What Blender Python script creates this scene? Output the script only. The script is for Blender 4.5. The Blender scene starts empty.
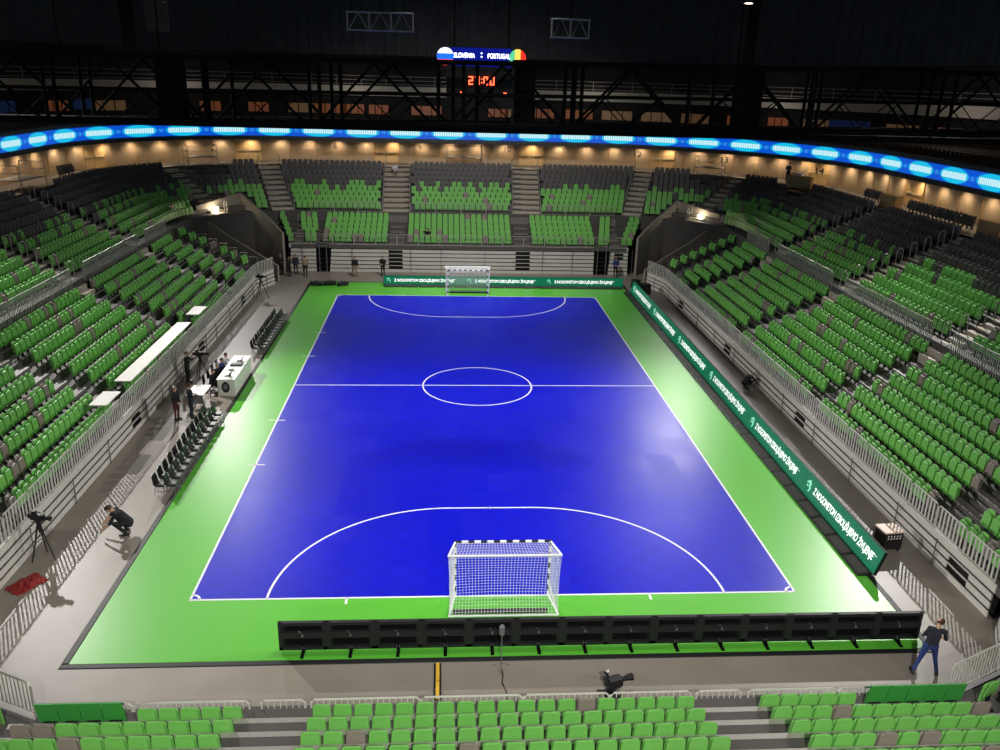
import bpy, bmesh, math, random
from mathutils import Vector, Matrix
random.seed(7)
PI = math.pi
SC = bpy.context.scene
COL = SC.collection

# ------------------------------------------------------------------ materials
def lin(c):
    c = c / 255.0
    return c / 12.92 if c <= 0.04045 else ((c + 0.055) / 1.055) ** 2.4
def rgb(r, g, b): return (lin(r), lin(g), lin(b), 1.0)

def mat(name, col, rough=0.6, metal=0.0, var=0.12, scale=6.0, emit=None, estr=0.0, spec=0.5, coat=0.0, detail=3.0, bump=0.0):
    m = bpy.data.materials.new(name); m.use_nodes = True
    nt = m.node_tree; p = nt.nodes['Principled BSDF']
    p.inputs['Roughness'].default_value = rough
    p.inputs['Metallic'].default_value = metal
    p.inputs['Specular IOR Level'].default_value = spec
    if coat:
        p.inputs['Coat Weight'].default_value = coat
        p.inputs['Coat Roughness'].default_value = 0.25
    tc = nt.nodes.new('ShaderNodeTexCoord')
    no = nt.nodes.new('ShaderNodeTexNoise'); no.inputs['Scale'].default_value = scale; no.inputs['Detail'].default_value = detail
    nt.links.new(tc.outputs['Object'], no.inputs['Vector'])
    mx = nt.nodes.new('ShaderNodeMix'); mx.data_type = 'RGBA'
    k0, k1 = 1 - var, 1 + var
    mx.inputs['A'].default_value = tuple(min(1, c * k0) for c in col[:3]) + (1,)
    mx.inputs['B'].default_value = tuple(min(1, c * k1) for c in col[:3]) + (1,)
    nt.links.new(no.outputs['Fac'], mx.inputs['Factor'])
    nt.links.new(mx.outputs['Result'], p.inputs['Base Color'])
    if bump:
        bp = nt.nodes.new('ShaderNodeBump'); bp.inputs['Strength'].default_value = bump; bp.inputs['Distance'].default_value = 0.02
        nt.links.new(no.outputs['Fac'], bp.inputs['Height']); nt.links.new(bp.outputs['Normal'], p.inputs['Normal'])
    if emit:
        p.inputs['Emission Color'].default_value = emit
        p.inputs['Emission Strength'].default_value = estr
    return m

M = {}
M['concrete'] = mat('concrete_floor', rgb(145, 137, 126), 0.45, var=0.16, scale=0.7, detail=8)
M['tread'] = mat('terrace_concrete', rgb(84, 80, 77), 0.75, var=0.1, scale=1.5)
M['step'] = mat('aisle_step', rgb(176, 166, 150), 0.7, var=0.1, scale=2)
M['step_dark'] = mat('aisle_step_metal', rgb(118, 113, 112), 0.6, var=0.08, scale=2)
M['green_seat'] = mat('green_seat_plastic', rgb(122, 196, 94), 0.5, var=0.06, scale=3)
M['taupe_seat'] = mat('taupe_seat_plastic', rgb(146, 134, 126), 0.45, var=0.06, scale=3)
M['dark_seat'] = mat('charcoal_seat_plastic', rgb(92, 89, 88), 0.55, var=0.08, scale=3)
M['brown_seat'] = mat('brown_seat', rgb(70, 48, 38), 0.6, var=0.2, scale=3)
M['bracket'] = mat('seat_bracket', rgb(38, 38, 40), 0.5, metal=0.3)
M['green'] = mat('green_court', rgb(96, 192, 60), 0.36, var=0.04, scale=0.35, spec=0.36)
M['white_line'] = mat('white_line', rgb(238, 240, 244), 0.4, var=0.02)
M['black'] = mat('black_rubber', rgb(24, 25, 27), 0.55, var=0.2)
M['blackmetal'] = mat('black_metal', rgb(20, 22, 26), 0.45, metal=0.4, var=0.2)
M['truss'] = mat('black_truss', rgb(13, 13, 15), 0.9, var=0.2, spec=0.08)
M['greymetal'] = mat('grey_metal', rgb(120, 120, 122), 0.45, metal=0.3, var=0.08)
M['rail'] = mat('galvanised_rail', rgb(176, 172, 164), 0.45, metal=0.35, var=0.08)
M['railw'] = mat('pale_rail', rgb(205, 201, 194), 0.45, metal=0.1, var=0.05)
M['slat'] = mat('stand_slat', rgb(206, 202, 194), 0.55, var=0.05, scale=1.2)
M['slat_dark'] = mat('stand_void', rgb(22, 21, 20), 0.8)
M['tanwall'] = mat('tan_wall', rgb(164, 146, 122), 0.6, var=0.08, scale=0.5)
M['door'] = mat('cream_door', rgb(206, 176, 128), 0.5, var=0.04)
M['doorbar'] = mat('door_bar', rgb(232, 214, 178), 0.35, metal=0.3)
M['vom'] = mat('grey_plaster', rgb(150, 142, 130), 0.75, var=0.1, scale=1.0)
M['soffit'] = mat('soffit_grey', rgb(66, 64, 62), 0.7)
M['parapet'] = mat('parapet_grey', rgb(74, 70, 66), 0.7, var=0.2)
M['drape'] = mat('black_drape', rgb(66, 66, 70), 0.95, var=0.35, scale=0.6)
M['dark'] = mat('dark_void', rgb(12, 12, 13), 0.9)
M['white'] = mat('white_laminate', rgb(236, 234, 226), 0.4, var=0.02)
M['led_green'] = mat('led_board_green', rgb(0, 84, 60), 0.35, var=0.03, emit=rgb(0, 112, 78), estr=0.55)
M['led_white'] = mat('led_board_white', rgb(235, 240, 238), 0.4, var=0.02, emit=(1, 1, 1, 1), estr=0.75)
M['led_mint'] = mat('led_board_mint', rgb(150, 215, 190), 0.4, var=0.02, emit=rgb(150, 225, 195), estr=0.6)
M['chair_black'] = mat('black_chair_plastic', rgb(30, 32, 32), 0.35, var=0.1)
M['chair_pad'] = mat('pale_seat_pad', rgb(112, 112, 110), 0.4, var=0.05)
M['skin'] = mat('skin', rgb(205, 160, 132), 0.55, var=0.05)
M['hair_brown'] = mat('brown_hair', rgb(58, 40, 28), 0.7, var=0.2, scale=40)
M['hair_grey'] = mat('grey_hair', rgb(140, 132, 126), 0.7, var=0.15, scale=40)
M['navy'] = mat('navy_cloth', rgb(34, 38, 50), 0.8, var=0.15, scale=15)
M['jeans'] = mat('blue_jeans', rgb(40, 58, 116), 0.85, var=0.15, scale=20)
M['blackcloth'] = mat('black_cloth', rgb(20, 22, 26), 0.85, var=0.2, scale=15)
M['whitecloth'] = mat('white_cloth', rgb(222, 222, 224), 0.8, var=0.05)
M['bluecloth'] = mat('blue_cloth', rgb(32, 54, 124), 0.8, var=0.1)
M['maroon'] = mat('maroon_cloth', rgb(74, 30, 34), 0.8, var=0.15)
M['khaki'] = mat('khaki_cloth', rgb(140, 126, 104), 0.8, var=0.1)
M['shoe'] = mat('black_shoe', rgb(16, 15, 15), 0.4)
M['yellow'] = mat('yellow_cover', rgb(236, 190, 66), 0.45, var=0.06)
M['redcloth'] = mat('red_cloth', rgb(150, 36, 34), 0.8, var=0.2, scale=10)
M['goalblack'] = mat('goal_black', rgb(26, 28, 40), 0.4)
M['goalwhite'] = mat('goal_white', rgb(244, 244, 244), 0.35, var=0.02)
M['net'] = mat('net_white', rgb(238, 238, 240), 0.6, var=0.02)
M['case_top'] = mat('pale_plywood', rgb(222, 196, 176), 0.5, var=0.05)
M['lampglow'] = mat('lamp_glow', rgb(255, 240, 210), 0.3, var=0.0, emit=(1, 0.85, 0.6, 1), estr=14)
M['warmdisc'] = mat('downlight_glow', rgb(255, 230, 190), 0.3, var=0.0, emit=(1, 0.72, 0.4, 1), estr=9)
M['orange_win'] = mat('lit_orange_window', rgb(120, 70, 40), 0.4, var=0.5, scale=0.8, emit=rgb(180, 104, 66), estr=0.13)
M['tan_win'] = mat('lit_tan_window', rgb(120, 100, 70), 0.4, var=0.5, scale=0.8, emit=rgb(160, 120, 80), estr=0.11)
M['blue_screen'] = mat('blue_screen', rgb(10, 30, 80), 0.3, var=0.3, emit=rgb(40, 80, 160), estr=0.05)
M['fascia'] = mat('pale_fascia', rgb(150, 146, 140), 0.6, var=0.1, emit=rgb(140, 132, 122), estr=0.0)
M['red_led'] = mat('red_led', rgb(200, 20, 10), 0.3, var=0.0, emit=(1, 0.12, 0.05, 1), estr=3.2)
M['score_blue'] = mat('score_blue', rgb(5, 20, 110), 0.3, var=0.5, scale=3, emit=rgb(8, 24, 140), estr=0.8)
M['score_white'] = mat('score_white', rgb(240, 240, 255), 0.3, var=0.0, emit=(0.9, 0.93, 1, 1), estr=1.6)
M['flag_blue'] = mat('flag_blue', rgb(20, 80, 200), 0.3, var=0.0, emit=rgb(30, 110, 235), estr=1.2)
M['flag_red'] = mat('flag_red', rgb(200, 20, 20), 0.3, var=0.0, emit=rgb(235, 50, 40), estr=1.2)
M['flag_green'] = mat('flag_green', rgb(60, 180, 120), 0.3, var=0.0, emit=rgb(90, 200, 140), estr=1.2)
M['flag_yellow'] = mat('flag_yellow', rgb(240, 200, 60), 0.3, var=0.0, emit=rgb(250, 205, 90), estr=1.3)
M['screenlit'] = mat('laptop_screen', rgb(60, 70, 90), 0.3, emit=rgb(120, 140, 170), estr=0.3)
M['tanbox'] = mat('tan_panel', rgb(196, 160, 108), 0.6, var=0.06)

def blue_floor():
    m = bpy.data.materials.new('blue_court'); m.use_nodes = True
    nt = m.node_tree; p = nt.nodes['Principled BSDF']
    tc = nt.nodes.new('ShaderNodeTexCoord')
    ck = nt.nodes.new('ShaderNodeTexChecker'); ck.inputs['Scale'].default_value = 1.65
    ck.inputs['Color1'].default_value = rgb(8, 14, 190); ck.inputs['Color2'].default_value = rgb(9, 16, 195)
    nt.links.new(tc.outputs['Object'], ck.inputs['Vector'])
    no = nt.nodes.new('ShaderNodeTexNoise'); no.inputs['Scale'].default_value = 0.25; no.inputs['Detail'].default_value = 4
    nt.links.new(tc.outputs['Object'], no.inputs['Vector'])
    mx = nt.nodes.new('ShaderNodeMix'); mx.data_type = 'RGBA'; mx.blend_type = 'MULTIPLY'
    rp = nt.nodes.new('ShaderNodeMapRange'); rp.inputs['To Min'].default_value = 0.86; rp.inputs['To Max'].default_value = 1.14
    nt.links.new(no.outputs['Fac'], rp.inputs['Value'])
    mx.inputs['Factor'].default_value = 1.0
    nt.links.new(ck.outputs['Color'], mx.inputs['A']); nt.links.new(rp.outputs['Result'], mx.inputs['B'])
    nt.links.new(mx.outputs['Result'], p.inputs['Base Color'])
    rr = nt.nodes.new('ShaderNodeMapRange'); rr.inputs['To Min'].default_value = 0.345; rr.inputs['To Max'].default_value = 0.40
    sc_ = nt.nodes.new('ShaderNodeVectorMath'); sc_.operation = 'MULTIPLY'; sc_.inputs[1].default_value = (.82, .55, 0)
    nt.links.new(tc.outputs['Object'], sc_.inputs[0])
    fl = nt.nodes.new('ShaderNodeVectorMath'); fl.operation = 'FLOOR'; nt.links.new(sc_.outputs[0], fl.inputs[0])
    wn = nt.nodes.new('ShaderNodeTexWhiteNoise'); wn.noise_dimensions = '2D'; nt.links.new(fl.outputs[0], wn.inputs['Vector'])
    nt.links.new(wn.outputs['Value'], rr.inputs['Value'])
    nt.links.new(rr.outputs['Result'], p.inputs['Roughness'])
    p.inputs['Specular IOR Level'].default_value = 0.28
    return m
M['blue'] = blue_floor()

def ribbon_mat():
    # the screen's own picture: a cyan lozenge with pale lettering blocks on blue, repeating every 4 m
    m = bpy.data.materials.new('ribbon_screen'); m.use_nodes = True
    nt = m.node_tree; p = nt.nodes['Principled BSDF']; N = nt.nodes.new; L = nt.links.new
    uv = N('ShaderNodeUVMap'); sp = N('ShaderNodeSeparateXYZ'); L(uv.outputs['UV'], sp.inputs['Vector'])
    fr = N('ShaderNodeMath'); fr.operation = 'FRACT'; L(sp.outputs['X'], fr.inputs[0])
    def mth(op, a, b=None):
        n = N('ShaderNodeMath'); n.operation = op
        for i, v in enumerate((a, b)):
            if v is None: continue
            if isinstance(v, (int, float)): n.inputs[i].default_value = v
            else: L(v, n.inputs[i])
        return n.outputs[0]
    dx = mth('DIVIDE', mth('SUBTRACT', fr.outputs[0], 0.42), 0.43)
    dy = mth('DIVIDE', mth('SUBTRACT', sp.outputs['Y'], 0.5), 0.56)
    d = mth('ADD', mth('POWER', mth('ABSOLUTE', dx), 1.8), mth('POWER', mth('ABSOLUTE', dy), 1.8))
    blob = N('ShaderNodeMapRange'); blob.inputs['From Min'].default_value = 1.0; blob.inputs['From Max'].default_value = 0.72
    L(d, blob.inputs['Value'])
    # pale text band in the lozenge: blocks of letters
    sx = mth('SINE', mth('MULTIPLY', fr.outputs[0], 150.0))
    tin = mth('LESS_THAN', mth('ABSOLUTE', dx), 0.78)
    tiy = mth('LESS_THAN', mth('ABSOLUTE', mth('SUBTRACT', sp.outputs['Y'], 0.5)), 0.2)
    txt = mth('MULTIPLY', mth('MULTIPLY', tin, tiy), mth('GREATER_THAN', sx, -0.55))
    # small mark between lozenges
    in2 = mth('LESS_THAN', mth('ABSOLUTE', mth('SUBTRACT', fr.outputs[0], 0.915)), 0.055)
    ty2 = mth('LESS_THAN', mth('ABSOLUTE', mth('SUBTRACT', sp.outputs['Y'], 0.5)), 0.14)
    txt2 = mth('MULTIPLY', mth('MULTIPLY', in2, ty2), mth('GREATER_THAN', sx, 0.0))
    c1 = N('ShaderNodeMix'); c1.data_type = 'RGBA'; c1.inputs['A'].default_value = rgb(0, 84, 214); c1.inputs['B'].default_value = rgb(20, 196, 236)
    L(blob.outputs['Result'], c1.inputs['Factor'])
    c2 = N('ShaderNodeMix'); c2.data_type = 'RGBA'; c2.inputs['B'].default_value = rgb(228, 255, 255); L(c1.outputs['Result'], c2.inputs['A']); L(txt, c2.inputs['Factor'])
    c3 = N('ShaderNodeMix'); c3.data_type = 'RGBA'; c3.inputs['B'].default_value = rgb(60, 170, 245); L(c2.outputs['Result'], c3.inputs['A']); L(txt2, c3.inputs['Factor'])
    p.inputs['Base Color'].default_value = (0.01, 0.01, 0.015, 1)
    L(c3.outputs['Result'], p.inputs['Emission Color']); p.inputs['Emission Strength'].default_value = 0.95
    return m
M['ribbon'] = ribbon_mat()

# ------------------------------------------------------------------ mesh builder
class MB:
    def __init__(s): s.v = []; s.f = []; s.m = []; s.mi = 0
    def quad(s, a, b, c, d):
        n = len(s.v); s.v += [tuple(a), tuple(b), tuple(c), tuple(d)]; s.f.append((n, n+1, n+2, n+3)); s.m.append(s.mi)
    def poly(s, pts):
        n = len(s.v); s.v += [tuple(p) for p in pts]; s.f.append(tuple(range(n, n+len(pts)))); s.m.append(s.mi)
    def hexa(s, P):   # 8 points: bottom 4 ccw, top 4 ccw
        n = len(s.v); s.v += [tuple(p) for p in P]
        for f in ((3,2,1,0),(4,5,6,7),(0,1,5,4),(1,2,6,5),(2,3,7,6),(3,0,4,7)):
            s.f.append(tuple(n+i for i in f)); s.m.append(s.mi)
    def box(s, x0, x1, y0, y1, z0, z1):
        s.hexa([(x0,y0,z0),(x1,y0,z0),(x1,y1,z0),(x0,y1,z0),(x0,y0,z1),(x1,y0,z1),(x1,y1,z1),(x0,y1,z1)])
    def obox(s, p, q, w, z0, z1):   # box along the plan segment p-q, width w centred
        p = Vector(p[:2]); q = Vector(q[:2]); d = (q-p).normalized(); n = Vector((-d.y, d.x))*w/2
        c = [p-n, q-n, q+n, p+n]
        s.hexa([(c[0].x,c[0].y,z0),(c[1].x,c[1].y,z0),(c[2].x,c[2].y,z0),(c[3].x,c[3].y,z0),(c[0].x,c[0].y,z1),(c[1].x,c[1].y,z1),(c[2].x,c[2].y,z1),(c[3].x,c[3].y,z1)])
    def tube(s, pts, r, n=6, caps=True, radii=None):
        pts = [Vector(p) for p in pts]; rings = []
        for i, p in enumerate(pts):
            t = (pts[min(i+1, len(pts)-1)] - pts[max(i-1, 0)]).normalized()
            a = Vector((0,0,1)) if abs(t.z) < 0.9 else Vector((1,0,0))
            u = t.cross(a).normalized(); w = t.cross(u).normalized()
            rr = radii[i] if radii else r
            base = len(s.v)
            for k in range(n):
                th = 2*PI*k/n + PI/n
                s.v.append(tuple(p + u*math.cos(th)*rr + w*math.sin(th)*rr))
            rings.append(base)
        for a, b in zip(rings, rings[1:]):
            for k in range(n):
                s.f.append((a+k, a+(k+1) % n, b+(k+1) % n, b+k)); s.m.append(s.mi)
        if caps:
            s.f.append(tuple(rings[0]+k for k in range(n))[::-1]); s.m.append(s.mi)
            s.f.append(tuple(rings[-1]+k for k in range(n))); s.m.append(s.mi)
    def prism(s, outline, p0, ex, ey, ez, t):   # outline in (ex,ey), extruded t along ez from p0
        p0 = Vector(p0); ex = Vector(ex); ey = Vector(ey); ez = Vector(ez)
        a = [p0 + ex*u + ey*v for u, v in outline]; b = [p + ez*t for p in a]; k = len(a); n = len(s.v)
        s.v += [tuple(p) for p in a] + [tuple(p) for p in b]
        s.f.append(tuple(range(n+k-1, n-1, -1))); s.m.append(s.mi)
        s.f.append(tuple(range(n+k, n+2*k))); s.m.append(s.mi)
        for i in range(k):
            j = (i+1) % k
            s.f.append((n+i, n+j, n+k+j, n+k+i)); s.m.append(s.mi)
    def lathe(s, prof, c, n=16):   # prof list of (r,z)
        base = len(s.v)
        for r, z in prof:
            for k in range(n):
                th = 2*PI*k/n; s.v.append((c[0]+r*math.cos(th), c[1]+r*math.sin(th), c[2]+z))
        for i in range(len(prof)-1):
            for k in range(n):
                a = base+i*n; b = a+n
                s.f.append((a+k, a+(k+1) % n, b+(k+1) % n, b+k)); s.m.append(s.mi)
        s.f.append(tuple(base+k for k in range(n))[::-1]); s.m.append(s.mi)
        s.f.append(tuple(base+(len(prof)-1)*n+k for k in range(n))); s.m.append(s.mi)
    def data(s, name, mats, smooth=False):
        me = bpy.data.meshes.new(name); me.from_pydata(s.v, [], s.f)
        for m in (mats if isinstance(mats, (list, tuple)) else [mats]): me.materials.append(m)
        if any(s.m): me.polygons.foreach_set('material_index', s.m)
        if smooth: me.polygons.foreach_set('use_smooth', [True]*len(me.polygons))
        bm = bmesh.new(); bm.from_mesh(me); bmesh.ops.recalc_face_normals(bm, faces=bm.faces); bm.to_mesh(me); bm.free()
        me.update(); return me
    def build(s, name, mats, parent=None, loc=None, rz=0, smooth=False):
        return link(name, s.data(name, mats, smooth), parent, loc, rz)

def link(name, me, parent=None, loc=None, rz=0):
    o = bpy.data.objects.new(name, me); COL.objects.link(o)
    if loc is not None: o.location = loc
    if rz: o.rotation_euler = (0, 0, rz)
    if parent is not None: o.parent = parent
    return o
def tag(o, label=None, cat=None, group=None, kind=None):
    if label: o['label'] = label
    if cat: o['category'] = cat
    if group: o['group'] = group
    if kind: o['kind'] = kind
    return o
def empty(name, loc, rz=0, label=None, cat=None, group=None):
    o = bpy.data.objects.new(name, None); COL.objects.link(o); o.empty_display_size = 0.2
    o.location = loc; o.rotation_euler = (0, 0, rz)
    return tag(o, label, cat, group)
def copy_tree(o, parent=None):
    c = o.copy(); COL.objects.link(c)
    if parent is not None: c.parent = parent
    for ch in list(o.children): copy_tree(ch, c)
    return c
ORD = ['zeroth','first','second','third','fourth','fifth','sixth','seventh','eighth','ninth','tenth','eleventh','twelfth','thirteenth','fourteenth','fifteenth','sixteenth','seventeenth','eighteenth','nineteenth']
TENS = {20:'twent',30:'thirt',40:'fort',50:'fift'}
def ordn(n):
    if n < 20: return ORD[n]
    t, u = n//10*10, n % 10
    return TENS[t] + 'ieth' if u == 0 else TENS[t] + 'y-' + ORD[u]

# ------------------------------------------------------------------ floor and court
b = MB(); b.box(-60, 60, -45, 100, -0.3, 0); tag(b.build('floor', M['concrete']), kind='structure', label='grey concrete arena floor around the court')
CT = 0.016
court = empty('sports_court', (0, 0, 0), 0, 'blue futsal court with white lines and a bright green surround', 'sports court')
GX0, GX1, GY0, GY1 = -12.55, 12.95, -3.05, 44.3
b = MB(); b.box(GX0, GX1, GY0, GY1, 0.001, CT); b.build('green_surround', M['green'], court)
b = MB(); b.box(-10, 10, 0, 40, 0.002, CT+0.002); b.build('blue_field', M['blue'], court)
b = MB()
for (x0, x1, y0, y1) in ((GX0-0.22, GX1+0.22, GY0-0.22, GY0), (GX0-0.22, GX0, GY0, GY1), (GX1, GX1+0.22, GY0, GY1), (GX0-0.22, GX1+0.22, GY1, GY1+0.22)):
    b.hexa([(x0,y0,0.001),(x1,y0,0.001),(x1,y1,0.001),(x0,y1,0.001),(x0+.03,y0+.03,CT+.002),(x1-.03,y0+.03,CT+.002),(x1-.03,y1-.03,CT+.002),(x0+.03,y1-.03,CT+.002)])
b.build('edge_ramp', M['black'], court)
b = MB(); Z0, Z1 = CT+0.003, CT+0.0045; W = 0.08
def seg(x0, x1, y0, y1): b.box(x0, x1, y0, y1, Z0, Z1)
seg(-10.04, 10.04, -W/2, W/2); seg(-10.04, 10.04, 40-W/2, 40+W/2); seg(-10.04, -9.96, 0, 40); seg(9.96, 10.04, 0, 40); seg(-10, 10, 20-W/2, 20+W/2)
def arc(cx, cy, r, a0, a1, n=40, w=W):
    for i in range(n):
        t0 = a0+(a1-a0)*i/n; t1 = a0+(a1-a0)*(i+1)/n
        pts = []
        for z in (Z0, Z1):
            for (rr, t) in ((r-w/2, t0), (r+w/2, t0), (r+w/2, t1), (r-w/2, t1)): pts.append((cx+rr*math.cos(t), cy+rr*math.sin(t), z))
        b.hexa(pts)
arc(0, 20, 3, 0, 2*PI, 72)
for s, y in ((1, 0), (-1, 40)):
    arc(-1.58, y, 6, PI/2*s, PI*s if s > 0 else -PI, 30); arc(1.58, y, 6, 0, PI/2*s, 30)
    seg(-1.58, 1.58, y+s*6-W/2, y+s*6+W/2)
    for x in (-5, 5): seg(x-.04, x+.04, min(y, y-s*.34), max(y, y-s*.34))
    arc(-10, y, 0.28, 0 if s > 0 else -PI/2, PI/2 if s > 0 else 0, 8); arc(10, y, 0.28, PI/2 if s > 0 else PI, PI if s > 0 else PI*1.5, 8)
    arc(0, y+s*6, 0.05, 0, 2*PI, 8, 0.05)
for y in (10, 15, 25, 30): seg(-10.4, -9.6, y-W/2, y+W/2)
b.build('line_marking', M['white_line'], court)

# ------------------------------------------------------------------ bowl geometry
CX, CY = -0.35, 20.0
def ring_pts(a, bb, r, rR=None, ymin=-12.0, n=14, step=1.0):
    """left side up, round the far end, down the right side; returns plan points"""
    rR = rR or r; P = []
    k = max(2, int((CY+bb-r-ymin)/step))
    for i in range(k): P.append((CX-a, ymin+(CY+bb-r-ymin)*i/k))
    for i in range(n+1):
        t = PI - (PI/2)*i/n; P.append((CX-a+r+r*math.cos(t), CY+bb-r+r*math.sin(t)))
    k = max(2, int((2*a-r-rR)/step))
    for i in range(1, k): P.append((CX-a+r+(2*a-r-rR)*i/k, CY+bb))
    for i in range(n+1):
        t = PI/2 - (PI/2)*i/n; P.append((CX+a-rR+rR*math.cos(t), CY+bb-rR+rR*math.sin(t)))
    k = max(2, int((CY+bb-rR-ymin)/step))
    for i in range(1, k+1): P.append((CX+a, CY+bb-rR-(CY+bb-rR-ymin)*i/k))
    return P
def ring_e(e, **k): return ring_pts(33.3-e, 43-e, max(2.0, 18-e), **k)
def strip(mb, P, z0, Q, z1):
    for i in range(len(P)-1):
        mb.quad((P[i][0],P[i][1],z0), (P[i+1][0],P[i+1][1],z0), (Q[i+1][0],Q[i+1][1],z1), (Q[i][0],Q[i][1],z1))
def ring_e_n(e, n_side=40, n_c=14, n_far=30, ymin=-12.0):   # same point count for every e
    a, bb, r = 33.3-e, 43-e, max(2.0, 18-e); P = []
    for i in range(n_side): P.append((CX-a, ymin+(CY+bb-r-ymin)*i/n_side))
    for i in range(n_c+1):
        t = PI-(PI/2)*i/n_c; P.append((CX-a+r+r*math.cos(t), CY+bb-r+r*math.sin(t)))
    for i in range(1, n_far): P.append((CX-a+r+(2*a-2*r)*i/n_far, CY+bb))
    for i in range(n_c+1):
        t = PI/2-(PI/2)*i/n_c; P.append((CX+a-r+r*math.cos(t), CY+bb-r+r*math.sin(t)))
    for i in range(1, n_side+1): P.append((CX+a, CY+bb-r-(CY+bb-r-ymin)*i/n_side))
    return P
def walk(P, pitch, start=0.0):
    """points every `pitch` along a polyline with unit tangents"""
    out = []; s = start; acc = 0.0
    for (x0, y0), (x1, y1) in zip(P, P[1:]):
        L = math.hypot(x1-x0, y1-y0)
        while s <= acc+L:
            t = (s-acc)/L; out.append((x0+(x1-x0)*t, y0+(y1-y0)*t, (x1-x0)/L, (y1-y0)/L)); s += pitch
        acc += L
    return out

UT, UR = 0.82, 0.366            # upper tread and rise
UZ0, UE0 = 4.5, 10.45           # first upper row: floor level, ring offset of its front edge
LT, LR = 0.80, 0.33             # lower tread and rise
LZ0 = 1.2
XR, XL = 15.75, -16.25          # fronts of the side stands
YF, ZF = 48.1, 2.35             # front of the far stand
YN = -6.55                      # front of the near stand

# aisles of the upper tier: (x, y, dx, dy, half width)
A_SIDE = [(2.3, 1.2), (13.85, 0.65), (25.15, 0.65), (36.0, 0.65)]
UA = []
for yc, hw in [(2.3, .62), (13.85, .65), (25.15, .65), (36.0, .65)]:
    UA.append((XR+6, yc, 1, 0, hw)); UA.append((XL-6, yc, -1, 0, hw))
UA += [(-6.1, 52, -.03, 1, 1.2), (5.55, 52, .05, 1, 1.25), (15.1, 52.3, .33, .94, .85), (-16.0, 52.3, -.33, .94, .95)]
for sx in (1, -1):
    UA.append((CX+sx*(33.3-18+0.707*7.55), 45+0.707*7.55, sx*.74, .67, .7))
def in_aisle(x, y, extra=.24, lst=UA):
    for (ax, ay, dx, dy, hw) in lst:
        L = math.hypot(dx, dy); dx /= L; dy /= L
        al = (x-ax)*dx+(y-ay)*dy; pe = abs((x-ax)*dy-(y-ay)*dx)
        if al > -1.5 and pe < hw+extra: return True
    return False

# ------------------------------------------------------------------ terraces
b = MB()
for j in range(10):
    e = UE0-UT*j+(.28 if j == 0 else 0); z = UZ0+UR*j
    P = ring_e_n(e); Q = ring_e_n(UE0-UT*(j+1) if j < 9 else 0.02)
    if j == 0: strip(b, P, 0.0, P, z)
    else: strip(b, P, z-UR, P, z)
    strip(b, P, z, Q, z)
tag(b.build('terrace', M['tread']), kind='structure', label='stepped concrete upper terrace round the bowl')
def side_terrace(xf, sgn, y0, y1):
    m = MB()
    for k in range(8):
        z = LZ0+LR*k; xa = xf+sgn*(0.0 if k == 0 else 0.25+LT*k); xb = xf+sgn*(0.25+LT*(k+1) if k < 7 else 7.1)
        ya = y1+0.2*k
        m.box(min(xa, xb), max(xa, xb), y0, ya, z-LR-.06 if k else 0.9, z)
    return m.build('terrace', M['tread'])
tag(side_terrace(XR+.1, 1, -3.0, 44.3), kind='structure', label='stepped lower terrace of the right-hand stand')
tag(side_terrace(XL-.1, -1, -3.0, 43.7), kind='structure', label='stepped lower terrace of the left-hand stand')
b = MB()
for k in range(5):
    z = ZF+LR*k; ya = YF+(0 if k == 0 else .25+LT*k); yb = YF+(.25+LT*(k+1) if k < 4 else 4.9)
    b.box(-14.8-.45*k, 14.0+.45*k, ya, yb, z-LR-.06 if k else ZF-.25, z)
tag(b.build('terrace', M['tread']), kind='structure', label='stepped lower terrace of the far stand')
b = MB()
for k in range(14):
    z = LZ0+.2+LR*k; ya = YN-(0 if k == 0 else LT*k); yb = YN-LT*(k+1)
    b.box(-11.6-.3*k, 11.0+.3*k, yb, ya, z-LR-.06 if k else .9, z)
tag(b.build('terrace', M['tread']), kind='structure', label='stepped terrace of the near stand below the camera')

# ------------------------------------------------------------------ seats
def seat_outline(w, h, wt, r, n=3):
    """rounded-top panel outline (x,z) centred in x from z=0 to h"""
    P = [(-w/2, 0), (w/2, 0)]
    for i in range(n+1):
        t = (PI/2)*i/n; P.append((wt/2-r+r*math.cos(t), h-r+r*math.sin(t)))
    for i in range(n+1):
        t = PI/2+(PI/2)*i/n; P.append((-wt/2+r+r*math.cos(t), h-r+r*math.sin(t)))
    return P
lean = Vector((0, .17, .985)).normalized()
def seat_back(mb, n=3):
    mb.prism(seat_outline(.44, .47, .39, .09, n), (0, .0, .39), (1, 0, 0), lean, lean.cross(Vector((1, 0, 0))), .04)
pl = Vector((0, .10, .99)).normalized()
def seat_pan(mb, n=3):
    mb.prism(seat_outline(.44, .54, .41, .07, n), (0, -.10, .20), (1, 0, 0), pl, pl.cross(Vector((1, 0, 0))), .06)
def seat_foot(mb):
    mb.box(-.03, .03, -.06, .22, .0, .05); mb.box(-.035, .035, -.02, .05, .04, .42); mb.box(-.15, .15, -.03, .03, .34, .40)
def mesh_of(fn, name, m, *a):
    q = MB(); fn(q, *a); return q.data(name, m)
SEATM = {}
for key in ('green_seat', 'taupe_seat', 'dark_seat'):
    SEATM[key] = (mesh_of(seat_back, 'seat_backrest', M[key], 4), mesh_of(seat_pan, 'seat_pan', M[key], 4))
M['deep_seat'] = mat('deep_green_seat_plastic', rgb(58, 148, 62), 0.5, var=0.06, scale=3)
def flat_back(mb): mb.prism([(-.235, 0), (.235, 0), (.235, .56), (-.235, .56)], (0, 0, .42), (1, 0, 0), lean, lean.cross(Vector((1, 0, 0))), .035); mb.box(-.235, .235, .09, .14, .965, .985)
SEATM['deep_seat'] = (mesh_of(flat_back, 'seat_backrest', M['deep_seat']), mesh_of(seat_pan, 'seat_pan', M['deep_seat'], 4))
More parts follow.
